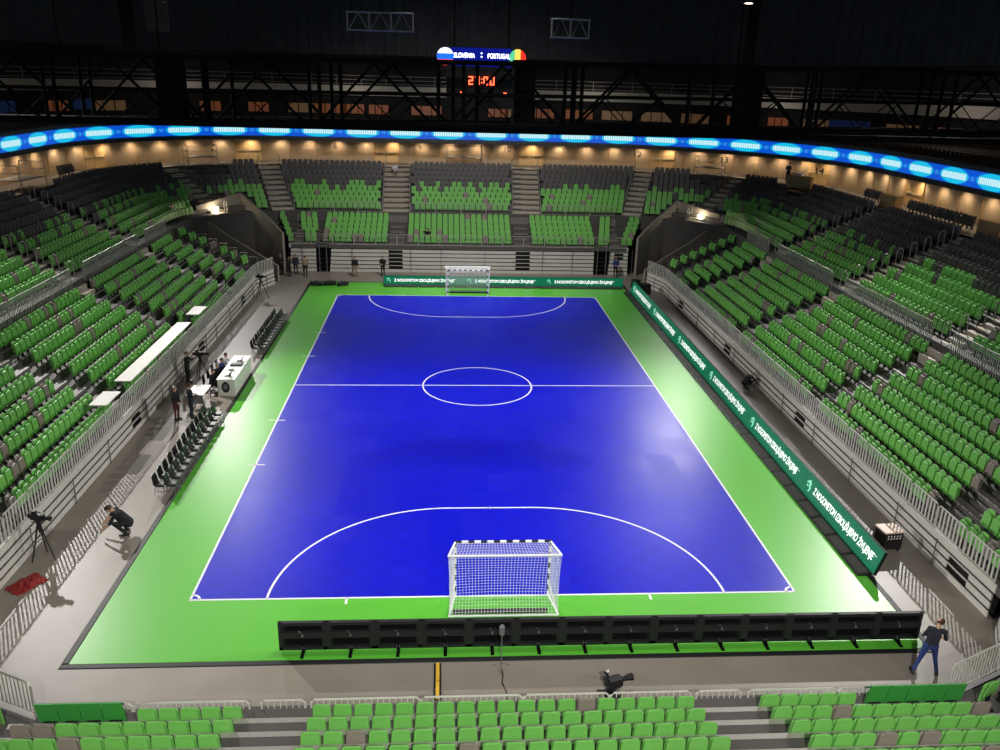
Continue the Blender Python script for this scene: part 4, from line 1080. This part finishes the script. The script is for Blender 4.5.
LIE = pose(pelvis=(0, 0, .52), chest=(.02, -.02, .88), neck=(.02, -.05, 1.03), head=(.05, -.10, 1.18), shL=(-.18, -.03, .98), shR=(.2, -.03, .98), elL=(-.38, -.16, .95), elR=(.30, -.22, .8), wrL=(-.5, -.3, 1.1), wrR=(.2, -.42, .75),
           hpL=(-.095, 0, .51), hpR=(.095, 0, .51), knL=(-.08, -.42, .55), knR=(.25, -.40, .50), anL=(.10, -.62, .25), anR=(.30, -.42, .09))
def person(loc, rz, P, label, top, legs, hair='hair_brown', vox=.017, sc=1.0, sleeve=True, cat='person'):
    V = {k: Vector(v) for k, v in P.items()}; B = []
    def bn(a, b, ra, rb, reg): B.append((Vector(a), Vector(b), ra, rb, reg))
    hd = V['head']; nk = V['neck']; up = (hd-nk).normalized(); fw = Vector((0, -1, 0)); fw = (fw-up*fw.dot(up)).normalized(); rt = Vector((1, 0, 0))
    bn(hd-up*.055+fw*.02, hd+up*.035-fw*.005, .066, .088, 0); bn(hd-up*.085+fw*.045, hd-up*.075+fw*.05, .036, .036, 0)
    bn(hd-up*.005+fw*.088, hd-up*.03+fw*.105, .012, .016, 0)
    for s in (-1, 1): bn(hd+rt*s*.088-up*.01, hd+rt*s*.09+up*.02, .014, .016, 0)
    bn(nk-up*.04, nk+up*.09, .058, .052, 0)
    for s in (-1, 1):
        o = rt*s*.065
        bn(V['pelvis']+o*.9, V['chest']+o, .105, .115, 1); bn(V['chest']+o, nk-up*.06+o*.6, .112, .07, 1)
    bn(V['shL'], V['shR'], .072, .072, 1); bn(V['hpL'], V['hpR'], .112, .112, 2)
    for s in 'LR':
        bn(V['sh'+s], V['el'+s], .062, .047, 1); bn(V['el'+s], V['wr'+s], .045, .033, 1 if sleeve else 0)
        fd = (V['wr'+s]-V['el'+s]).normalized(); sd = fd.cross(Vector((0, 0, 1)));
        if sd.length < .1: sd = Vector((0, 1, 0))
        sd.normalize(); pn = sd.cross(fd); w = V['wr'+s]; k = w+fd*.085
        bn(w+fd*.02, k, .030, .028, 0); bn(w+fd*.05-sd*.02, k-sd*.024, .022, .018, 0); bn(w+fd*.05+sd*.02, k+sd*.024, .022, .018, 0)
        for i, (o_, ln) in enumerate(((-.033, .060), (-.011, .076), (.011, .080), (.033, .068))):
            a = k+sd*o_; b1 = a+fd*ln*.55-pn*.012; b2 = b1+fd*ln*.4-pn*.03
            bn(a, b1, .0105, .0095, 0); bn(b1, b2, .0095, .0085, 0)
        th = sd if s == 'L' else -sd
        bn(w+fd*.035+th*.025, w+fd*.085+th*.06-pn*.015, .013, .010, 0)
        bn(V['hp'+s], V['kn'+s], .098, .066, 2); bn(V['kn'+s], V['an'+s], .064, .046, 2)
        a = V['an'+s]; t = a+Vector((.02 if s == 'R' else -.02, -.17, -.045)); h = a+Vector((0, .05, -.045))
        bn(h, t, .044, .038, 3); bn(a, (h+t)/2, .048, .044, 3)
    m = MB()
    for a, b, ra, rb, reg in B: capsule(m, a, b, ra, rb)
    me = m.data('person_raw', M[top]); tmp = bpy.data.objects.new('person_raw', me); COL.objects.link(tmp)
    md = tmp.modifiers.new('r', 'REMESH'); md.mode = 'VOXEL'; md.voxel_size = vox; sm = tmp.modifiers.new('s', 'SMOOTH'); sm.iterations = 2; sm.factor = .4
    dg = bpy.context.evaluated_depsgraph_get(); nm = bpy.data.meshes.new_from_object(tmp.evaluated_get(dg)); bpy.data.objects.remove(tmp); bpy.data.meshes.remove(me)
    nm.materials.clear()
    for k in ('skin', top, legs, 'shoe'): nm.materials.append(M[k])
    for f in nm.polygons:
        c = f.center; best = 1e9; br = 0
        for a, b, ra, rb, reg in B:
            ab = b-a; t = max(0, min(1, (c-a).dot(ab)/max(1e-9, ab.length_squared))); dd = (c-(a+ab*t)).length-(ra+(rb-ra)*t)
            if dd < best: best = dd; br = reg
        f.material_index = br; f.use_smooth = True
    o = link('person', nm, None, loc, rz); o.scale = (sc, sc, sc); tag(o, label, cat)
    # hair: a cap that leaves the face free
    bm = bmesh.new(); bmesh.ops.create_uvsphere(bm, u_segments=14, v_segments=10, radius=1)
    for v in bm.verts:
        l = v.co.copy(); v.co = hd+up*.022-fw*.008+rt*l.x*.096-fw*l.y*.106+up*l.z*.108
    dele = []
    for v in bm.verts:
        r = v.co-hd
        if r.dot(fw) > .05 and r.dot(up) < .035 or r.dot(up) < -.055: dele.append(v)
    bmesh.ops.delete(bm, geom=dele, context='VERTS'); hm = bpy.data.meshes.new('hair'); bm.to_mesh(hm); bm.free(); hm.materials.append(M[hair])
    for f in hm.polygons: f.use_smooth = True
    ho = link('hair', hm, o); sd_ = ho.modifiers.new('thick', 'SOLIDIFY'); sd_.thickness = .012
    for s in (-1, 1):
        m = MB(); c = hd+fw*.083+rt*s*.034+up*.012; capsule(m, c, c+fw*.004, .011, .011, 8); m.build('eye', M['black'], o)
    return o
person((12.25, -4.15, 0), PI-.3, WALK, 'man walking away at the right end of the near board, dark top and blue jeans', 'navy', 'jeans', vox=.013, sc=1.06, sleeve=False)
person((-13.45, 4.3, 0), -PI/2+.25, SQUAT, 'person crouching on the left concrete floor in black clothes', 'blackcloth', 'blackcloth', vox=.014, sc=1.25, sleeve=False)
person((-14.2, 15.4, 0), 2.2, HOLD, 'man in a dark suit standing by the end of the white scorers table', 'navy', 'navy', sc=1.03)
person((-14.8, 15.1, 0), 1.2, pose(elL=(-.28, -.05, 1.12), wrL=(-.2, -.25, 1.0)), 'grey-haired person with dark jacket and maroon trousers beside the suited man', 'blackcloth', 'maroon', 'hair_grey')
for i, (y, tp, lb, hr_) in enumerate(((18.9, 'blackcloth', 'seated person in black at the scorers table, nearest the camera', 'hair_brown'), (19.8, 'blackcloth', 'seated person in black jacket at the scorers table, second from the camera', 'hair_grey'), (20.7, 'bluecloth', 'seated person in a blue jacket at the scorers table', 'hair_brown'), (21.6, 'whitecloth', 'seated person in a white shirt at the far end of the scorers table', 'hair_brown'))):
    person((-14.12, y, 0), PI/2, SIT, lb, tp, 'blackcloth', hr_, vox=.02)
person((-15.72, 20.25, 0), PI/2, pose(wrL=(-.1, -.38, 1.42), elL=(-.24, -.2, 1.22), wrR=(.1, -.38, 1.38), elR=(.24, -.2, 1.2)), 'camera operator in black standing behind a tripod by the left stand', 'blackcloth', 'blackcloth', vox=.02, sc=1.05)
person((-9.3, 46.3, 0), 0.1, pose(), 'person in a black top and light trousers before the far stand', 'blackcloth', 'khaki', vox=.022)
person((-7.0, 46.6, 0), -.3, HOLD, 'person in dark clothes standing left of the far green board', 'blackcloth', 'blackcloth', vox=.022)
person((13.0, 47.2, 0), 0.0, HOLD, 'person in a blue jacket before the far right stand corner', 'bluecloth', 'blackcloth', vox=.022)
person((-13.4, 46.2, 0), .4, pose(), 'person in camouflage-dark clothes at the far left corner', 'khaki', 'blackcloth', vox=.022)
person((-15.5, 46.7, 0), .6, HOLD, 'person in black at the left edge of the far corner group', 'blackcloth', 'blackcloth', 'hair_grey', vox=.022)
person((-14.75, 46.2, 0), .9, HOLD, 'person in black facing right in front of the far corner group', 'blackcloth', 'blackcloth', vox=.022)
person((-14.3, 46.9, 0), .2, pose(), 'person in a dark suit in the middle of the far corner group', 'navy', 'navy', vox=.022)
person((-3.35, 49.2, ZF+.05), .5, LIE, 'person in black sprawled on the green seats of the far stand', 'blackcloth', 'blackcloth', vox=.022, sleeve=False)
person((-6.55, 58.7, UZ0+UR*7-.15), .2, SIT, 'person in pale clothes sitting on the left steps of the far stand', 'whitecloth', 'khaki', vox=.024)
person((29.3, 52.5, WZ0+.02), -.9, HOLD, 'person in black standing by a white desk at the top of the right stand', 'blackcloth', 'blackcloth', vox=.024)
person((15.05, 19.6, 0), 1.9, SQUAT, 'person in dark clothes crouching against the right stand front', 'blackcloth', 'blackcloth', 'hair_grey', vox=.02)

# ------------------------------------------------------------------ tripods and cameras
def tripod_camera(loc, rz, h, label, spread=.55):
    o = empty('tripod_camera', loc, rz, label, 'camera')
    for a in (.5, 2.6, 4.7):
        m = MB(); m.tube([(.05*math.cos(a), .05*math.sin(a), h*.78), (spread*.5*math.cos(a), spread*.5*math.sin(a), h*.4), (spread*math.cos(a), spread*math.sin(a), .02)], .026, 6, radii=[.034, .028, .02]); m.build('leg', M['black'], o)
    m = MB(); m.lathe([(.05, h*.6), (.06, h*.78), (.09, h*.8), (.09, h*.86), (.05, h*.88)], (0, 0, 0), 10); m.build('tripod_head', M['black'], o)
    m = MB(); a = [(spread*.5*math.cos(t), spread*.5*math.sin(t), h*.4) for t in (.5, 2.6, 4.7)]
    for q in a: m.tube([(0, 0, h*.45), q], .012)
    m.build('spreader', M['black'], o)
    m = MB(); m.box(-.09, .09, -.22, .24, h*.88, h*.88+.22); m.box(-.05, .05, .24, .36, h*.9, h*.88+.18); m.build('camera_body', M['black'], o)
    m = MB(); m.tube([(0, -.22, h*.88+.11), (0, -.4, h*.88+.11), (0, -.5, h*.88+.11)], .07, 10, radii=[.06, .075, .09]); m.build('lens', M['blackmetal'], o)
    m = MB(); m.box(-.06, .06, .05, .2, h*.88+.24, h*.88+.33); m.tube([(0, -.15, h*.88+.2), (0, -.1, h*.88+.3), (0, .1, h*.88+.3)], .015); m.build('viewfinder', M['black'], o)
    m = MB(); m.tube([(.06, .1, h*.85), (.2, .5, h*.72)], .012); m.build('pan_handle', M['black'], o)
    return o
tripod_camera((-15.65, 2.6, 0), 1.3, 1.75, 'tall black tripod camera beside the near left stand front', .42)
tripod_camera((-15.0, 20.3, 0), 1.57, 1.8, 'black tripod camera in front of the operator by the left stand')
tripod_camera((-15.5, 38.7, 0), 1.57, 1.8, 'black tripod camera by the bend of the left stand')
# low camera head on the floor before the near seats
o = empty('low_camera', (2.85, -4.75, 0), .35, 'small black camera on a low mount on the near concrete', 'camera')
m = MB(); m.lathe([(.26, 0), (.24, .05), (.1, .1), (.08, .3)], (0, 0, 0), 12); m.build('base', M['black'], o)
m = MB(); m.box(-.2, .26, -.12, .12, .28, .52); m.box(-.26, -.16, -.1, .1, .5, .62); m.build('camera_body', M['black'], o)
m = MB(); m.tube([(.26, 0, .40), (.45, 0, .40), (.62, 0, .40)], .08, 10, radii=[.05, .07, .11]); m.build('lens', M['blackmetal'], o)
m = MB(); m.tube([(-.15, 0, .52), (-.22, 0, .74), (-.3, .03, .8)], .04); m.build('viewfinder', M['black'], o)
m = MB(); m.lathe([(.03, 0), (.04, .04), (.02, .07)], (-.2, 0, .8), 8); m.build('tally_lamp', M['white'], o)
for a in (0.4, 2.5, 4.4):
    m = MB(); m.tube([(0, 0, .12), (.42*math.cos(a), .42*math.sin(a), .02)], .03); m.build('foot', M['black'], o)
# microphone on a stand behind the near board
o = empty('microphone_stand', (-.18, -3.6, 0), 0, 'thin stand with a grey furry microphone behind the near board', 'microphone')
m = MB(); m.tube([(0, 0, .02), (0, .12, 1.15)], .014); m.build('pole', M['greymetal'], o)
m = MB(); m.lathe([(.03, -.16), (.075, -.12), (.085, 0), (.08, .14), (.04, .2)], (0, .14, 1.2), 12); m.build('windshield', M['greymetal'], o)
for a in (.5, 2.6, 4.7):
    m = MB(); m.tube([(0, 0, .2), (.3*math.cos(a), .3*math.sin(a), .012)], .01); m.build('leg', M['greymetal'], o)
m = MB(); m.tube([(-.18, -3.62, .012), (-.15, -3.9, .012), (-.2, -4.2, .012), (-.1, -4.6, .012), (-.12, -6.4, .012)], .018, 6); tag(m.build('floor_cable', M['black']), 'dark cable from the microphone stand across the near concrete', 'cable')
m = MB(); m.box(-.11, .11, -.75, .75, 0, .035); o = m.build('cable_ramp', M['black'], None, (-2.02, -4.1, 0)); tag(o, 'yellow and black cable ramp on the near concrete', 'cable ramp')
m = MB(); m.prism([(-.055, 0), (.055, 0), (.045, .03), (-.045, .03)], (0, -.74, .035), (1, 0, 0), (0, 0, 1), (0, 1, 0), .71); m.prism([(-.055, 0), (.055, 0), (.045, .03), (-.045, .03)], (0, .01, .035), (1, 0, 0), (0, 0, 1), (0, 1, 0), .73); m.build('ramp_lid', M['yellow'], o)

# ------------------------------------------------------------------ team benches
def bench_chair():
    r = bpy.data.objects.new('bench_chair', None); COL.objects.link(r)
    m = MB(); m.prism(seat_outline(.5, .46, .44, .12, 4), (0, .20, .46), (1, 0, 0), (0, .2, .98), (0, .98, -.2), .05); m.build('backrest', M['chair_black'], r)
    m = MB(); m.hexa([(-.24, -.26, .40), (.24, -.26, .40), (.24, .2, .40), (-.24, .2, .40), (-.23, -.25, .46), (.23, -.25, .46), (.23, .2, .45), (-.23, .2, .45)]); s = m.build('seat', M['chair_black'], r)
    m = MB(); m.hexa([(-.19, -.22, .455), (.19, -.22, .455), (.19, .12, .455), (-.19, .12, .455), (-.17, -.20, .485), (.17, -.20, .485), (.17, .1, .48), (-.17, .1, .48)]); m.build('cushion', M['chair_pad'], s)
    m = MB()
    for x in (-.21, .21): m.tube([(x, -.22, .4), (x, -.24, .0)], .016); m.tube([(x, .18, .42), (x, .26, .0)], .016); m.tube([(x, -.23, .15), (x, .22, .15)], .012)
    m.tube([(-.21, .2, .3), (.21, .2, .3)], .012)
    m.build('frame', M['greymetal'], r)
    return r
first = True
BP = bench_chair()
for y0, n, wb in ((7.5, 12, 'nearer'), (25.5, 12, 'farther')):
    for rx, wr in ((-13.22, 'back'), (-12.77, 'front')):
        for i in range(n):
            if first: c = BP; first = False
            else: c = copy_tree(BP)
            c.location = (rx, y0+.67*i, CT+.012 if rx > -12.9 else 0); c.rotation_euler = (0, 0, PI/2); c.scale = (1, .78, .92)
            tag(c, 'black chair in the %s row of the %s team bench, %s from its near end' % (wr, wb, ordn(i+1)), 'chair', 'team bench chairs')

# ------------------------------------------------------------------ scorers table and desks
t = empty('scorers_table', (-13.2, 20.2, 0), 0, 'white scorers table with closed front and an emblem on its near end', 'table')
m = MB(); m.box(-.46, .48, -1.98, 1.98, .93, .97); m.build('table_top', M['white'], t)
m = MB(); m.box(.40, .45, -1.94, 1.94, .02, .93); m.build('front_panel', M['white'], t)
for s in (-1, 1):
    m = MB(); m.box(-.42, .40, min(s*1.9, s*1.94), max(s*1.9, s*1.94), .02, .93); e = m.build('end_panel', M['white'], t)
    if s < 0:
        mm = MB(); mm.prism([(.21*math.cos(a*PI/12), .30*math.sin(a*PI/12)) for a in range(24)], (-.02, -1.945, .52), (1, 0, 0), (0, 0, 1), (0, -1, 0), .012); em = mm.build('emblem', M['black'], e)
        mm = MB(); mm.prism([(.11*math.cos(a*PI/8), .15*math.sin(a*PI/8)) for a in range(16)], (-.02, -1.957, .55), (1, 0, 0), (0, 0, 1), (0, -1, 0), .008); mm.build('emblem_ball', M['greymetal'], em)
m = MB(); m.box(-.40, .38, -1.9, 1.9, .5, .53); m.build('shelf', M['white'], t)
for i, (x, y, a) in enumerate(((-13.2, 18.75, 1.4), (-13.25, 19.7, 1.7), (-13.15, 21.2, 1.55))):
    o = empty('laptop', (x, y, .97), a, 'dark open laptop on the scorers table, %s from the near end' % ordn(i+1), 'laptop')
    m = MB(); m.box(-.17, .17, -.12, .12, 0, .02); m.build('keyboard_base', M['black'], o)
    m = MB(); m.hexa([(-.17, -.12, .02), (.17, -.12, .02), (.17, -.11, .02), (-.17, -.11, .02), (-.17, -.2, .24), (.17, -.2, .24), (.17, -.19, .24), (-.17, -.19, .24)]); m.build('screen', M['black'], o)
m = MB(); m.box(-.3, .3, -.22, .22, 0, .07); o = m.build('control_console', M['black'], None, (-13.15, 20.55, .97)); tag(o, 'flat dark control box on the scorers table', 'console')
m = MB()
for i in range(5): m.box(-.24+.1*i, -.18+.1*i, -.12, .1, .07, .085)
m.build('key_row', M['greymetal'], o)
o = empty('side_desk', (-14.2, 17.3, 0), 0, 'low white side desk by the near end of the scorers table', 'desk')
m = MB(); m.box(-.55, .3, -.75, .75, .70, .74); m.build('desk_top', M['white'], o)
for x in (-.5, .25):
    for y in (-.7, .7): m = MB(); m.tube([(x, y, 0), (x, y, .7)], .025); m.build('leg', M['greymetal'], o)
m = MB(); m.box(-.5, .25, -.72, -.69, .25, .7); m.build('modesty_panel', M['greymetal'], o)
for i in range(4):
    y = 18.9+.9*i; o = empty('office_chair', (-14.22, y, 0), PI/2, 'dark office chair behind the scorers table, %s from the near end' % ordn(i+1), 'chair', 'office chairs at the scorers table')
    m = MB(); m.box(-.22, .22, -.2, .22, .36, .40); m.build('seat', M['chair_black'], o)
    m = MB(); m.prism(seat_outline(.42, .45, .38, .08), (0, .25, .5), (1, 0, 0), (0, .1, .99), (0, .99, -.1), .04); m.build('backrest', M['chair_black'], o)
    m = MB(); m.tube([(0, 0, .05), (0, 0, .36)], .03); m.tube([(0, .2, .37), (0, .28, .55)], .02)
    for a in range(5): m.tube([(0, 0, .08), (.28*math.cos(a*2*PI/5), .28*math.sin(a*2*PI/5), .03)], .02)
    m.build('pedestal', M['black'], o)
def stand_desk(x, y0, y1, label):
    o = empty('press_desk', (x, y0, LZ0), 0, label, 'desk'); L = y1-y0
    m = MB(); m.box(-.38, .38, 0, L, .95, 1.0); m.build('desk_top', M['white'], o)
    n = max(2, int(L/2)+1)
    for i in range(n):
        yy = .12+(L-.24)*i/(n-1); m = MB(); m.tube([(-.1, yy, 0), (-.1, yy, .95)], .03); m.tube([(-.3, yy, .93), (.3, yy, .93)], .02); m.build('leg', M['greymetal'], o)
stand_desk(-16.98, 14.6, 24.6, 'long white press desk over the front row of the left stand')
stand_desk(-16.95, 11.5, 13.2, 'short white press desk nearer the camera on the left stand')
stand_desk(-17.0, 26.3, 28.2, 'short white press desk beyond the long desk on the left stand')
m = MB(); m.box(-.5, .5, -.3, .3, .95, 1.0); m.box(-.45, .45, -.25, .25, 0, .95); o = m.build('white_desk', M['white'], None, (29.9, 51.6, WZ0+.02), -.9); tag(o, 'small white desk at the top of the right stand', 'desk')

# ------------------------------------------------------------------ loose things on the floor
o = empty('flight_case', (14.62, 2.75, 0), .12, 'black flight case with a pale top behind the near end of the right board', 'case')
m = MB(); m.box(-.36, .36, -.32, .32, .12, .78)
m.build('case_body', M['black'], o)
m = MB(); m.box(-.38, .38, -.34, .34, .78, .83); m.build('lid', M['case_top'], o)
m = MB()
for k in range(5):
    for z in (.62, .72): m.box(-.27+.12*k, -.22+.12*k, -.335, -.32, z-.08, z-.03)
m.build('socket_row', M['white'], o)
for x in (-.29, .29):
    for y in (-.25, .25): m = MB(); m.lathe([(.03, 0), (.06, .02), (.06, .08), (.03, .12)], (x, y, 0), 8); m.build('caster', M['black'], o)
m = MB(); rnd = random.Random(3); C0 = []
for i in range(12):
    for j in range(9):
        x = (i/11-.5)*1.1; y = (j/8-.5)*.75; C0.append((x+rnd.uniform(-.05, .05), y+rnd.uniform(-.05, .05), .02+max(0, .12*(1-(x/.6)**2-(y/.42)**2))*rnd.uniform(.4, 1.3)))
m.v = C0; m.f = [(i*9+j, (i+1)*9+j, (i+1)*9+j+1, i*9+j+1) for i in range(11) for j in range(8)]; m.m = [0]*len(m.f)
o = m.build('red_cloth', M['redcloth'], None, (-15.55, 1.05, 0), 1.0)
tag(o, 'crumpled red cloth on the concrete by the near left stand', 'cloth'); sd_ = o.modifiers.new('t', 'SOLIDIFY'); sd_.thickness = .02
for i, (x, y, s, w) in enumerate(((-12.0, 42.9, .30, 'leftmost'), (-11.0, 43.1, .36, 'middle'), (-9.95, 43.0, .32, 'rightmost'))):
    o = empty('kit_bag', (x, y, CT), .3*i, 'dark kit bag on the far left corner of the green court, %s of three' % w, 'bag', 'kit bags')
    m = MB(); pts = [(-.5, 0, s*.5), (-.45, 0, s*.5), (-.2, 0, s*.55), (.2, 0, s*.55), (.45, 0, s*.5), (.5, 0, s*.5)]; m.tube(pts, .1, 10, radii=[s*.3, s*.48, s*.54, s*.54, s*.48, s*.3]); m.build('bag_body', M['blackcloth'], o, smooth=True)
    m = MB(); m.tube([(-.2, 0, s*1.05), (-.12, 0, s*1.4), (.12, 0, s*1.4), (.2, 0, s*1.05)], .015); m.build('handle', M['black'], o)
m = MB(); m.lathe([(.1, 0), (.2, .06), (.18, .2), (.06, .28)], (0, 0, 0), 10); o = m.build('white_towel', M['whitecloth'], None, (-11.25, 43.5, CT+.004)); tag(o, 'white towel lying behind the middle kit bag', 'towel')
for x, y, r, w in ((14.3, 41.4, .35, 'far end of the right board'), (13.9, 43.2, .3, 'right end of the far board')):
    o = empty('equipment_case', (x, y, 0), .2, 'black equipment case at the ' + w, 'case')
    m = MB(); m.hexa([(-r, -r, 0), (r, -r, 0), (r, r, 0), (-r, r, 0), (-r*.94, -r*.94, r*2.2), (r*.94, -r*.94, r*2.2), (r*.94, r*.94, r*2.2), (-r*.94, r*.94, r*2.2)]); m.build('case_body', M['black'], o)
    m = MB(); m.box(-r*.98, r*.98, -r*.98, r*.98, r*2.2, r*2.4); m.tube([(-.1, 0, r*2.4), (-.08, 0, r*2.6), (.08, 0, r*2.6), (.1, 0, r*2.4)], .015); m.build('lid', M['blackmetal'], o)

# ------------------------------------------------------------------ light
def spot(loc, aim, watts, size=1.9, blend=.6, soft=.45, col=(1, .965, .93)):
    l = bpy.data.lights.new('arena_flood', 'SPOT'); l.energy = watts; l.spot_size = size; l.spot_blend = blend; l.shadow_soft_size = soft; l.color = col
    o = bpy.data.objects.new('arena_flood', l); COL.objects.link(o); o.location = loc
    o.rotation_euler = (Vector(aim)-Vector(loc)).to_track_quat('-Z', 'Y').to_euler()
K = 1.0
spot((-32, 31, 20.5), (-10, 10, 0), 42000*K, 1.0, 1.0, .28); spot((32, 31, 20.5), (10, 10, 0), 40000*K, 1.0, 1.0, .28)
spot((-24, -29, 20.5), (-2, 14, 0), 6000*K, 1.2, .8); spot((24, -29, 20.5), (2, 14, 0), 6000*K, 1.2, .8)
spot((-24, 57.5, 18.3), (-9, 16, 0), 17000*K, 1.0, 1.0); spot((21.3, 53, 18.3), (9, 13, 0), 11000*K, .9, 1.0, 1.4)
for y, p in ((3, 7500), (20, 13000), (37, 9000)): spot((0, y, 28), (0, y, 0), p*K, .95, .8)
for y in (4, 20, 36):
    for sx in (1, -1): spot((sx*34, y, 17.6), (-sx*14, y, -1), 30000*K, .52, 1.0)
spot((0, 28, 23), (0, 51, 3), 17000*K, 1.5, .9)
spot((0, -33, 24), (0, -10, 2), 36000*K, 1.0, .8)
for q in off(RB, 10)[70:155:14]:
    l = bpy.data.lights.new('suite_lamp', 'POINT'); l.energy = 130; l.color = (1, .88, .74); l.shadow_soft_size = .3
    o = bpy.data.objects.new('suite_lamp', l); COL.objects.link(o); o.location = (q[0], q[1], 14.6)
w = bpy.data.worlds.new('world'); SC.world = w; w.use_nodes = True
w.node_tree.nodes['Background'].inputs['Color'].default_value = (.5, .5, .5, 1); w.node_tree.nodes['Background'].inputs['Strength'].default_value = .01

# ------------------------------------------------------------------ camera
cd = bpy.data.cameras.new('camera'); cam = bpy.data.objects.new('camera', cd); COL.objects.link(cam)
cd.sensor_fit = 'HORIZONTAL'; cd.sensor_width = 36; cd.lens = 36*FPX/1000; cd.clip_end = 400
mt = Matrix((RT, UP, -FW)).transposed().to_4x4(); mt.translation = CAM; cam.matrix_world = mt
SC.camera = cam
SC.view_settings.view_transform = 'Standard'; SC.view_settings.look = 'None'; SC.view_settings.exposure = 0.0; SC.view_settings.gamma = 1.0; SC.view_settings.use_curve_mapping = False
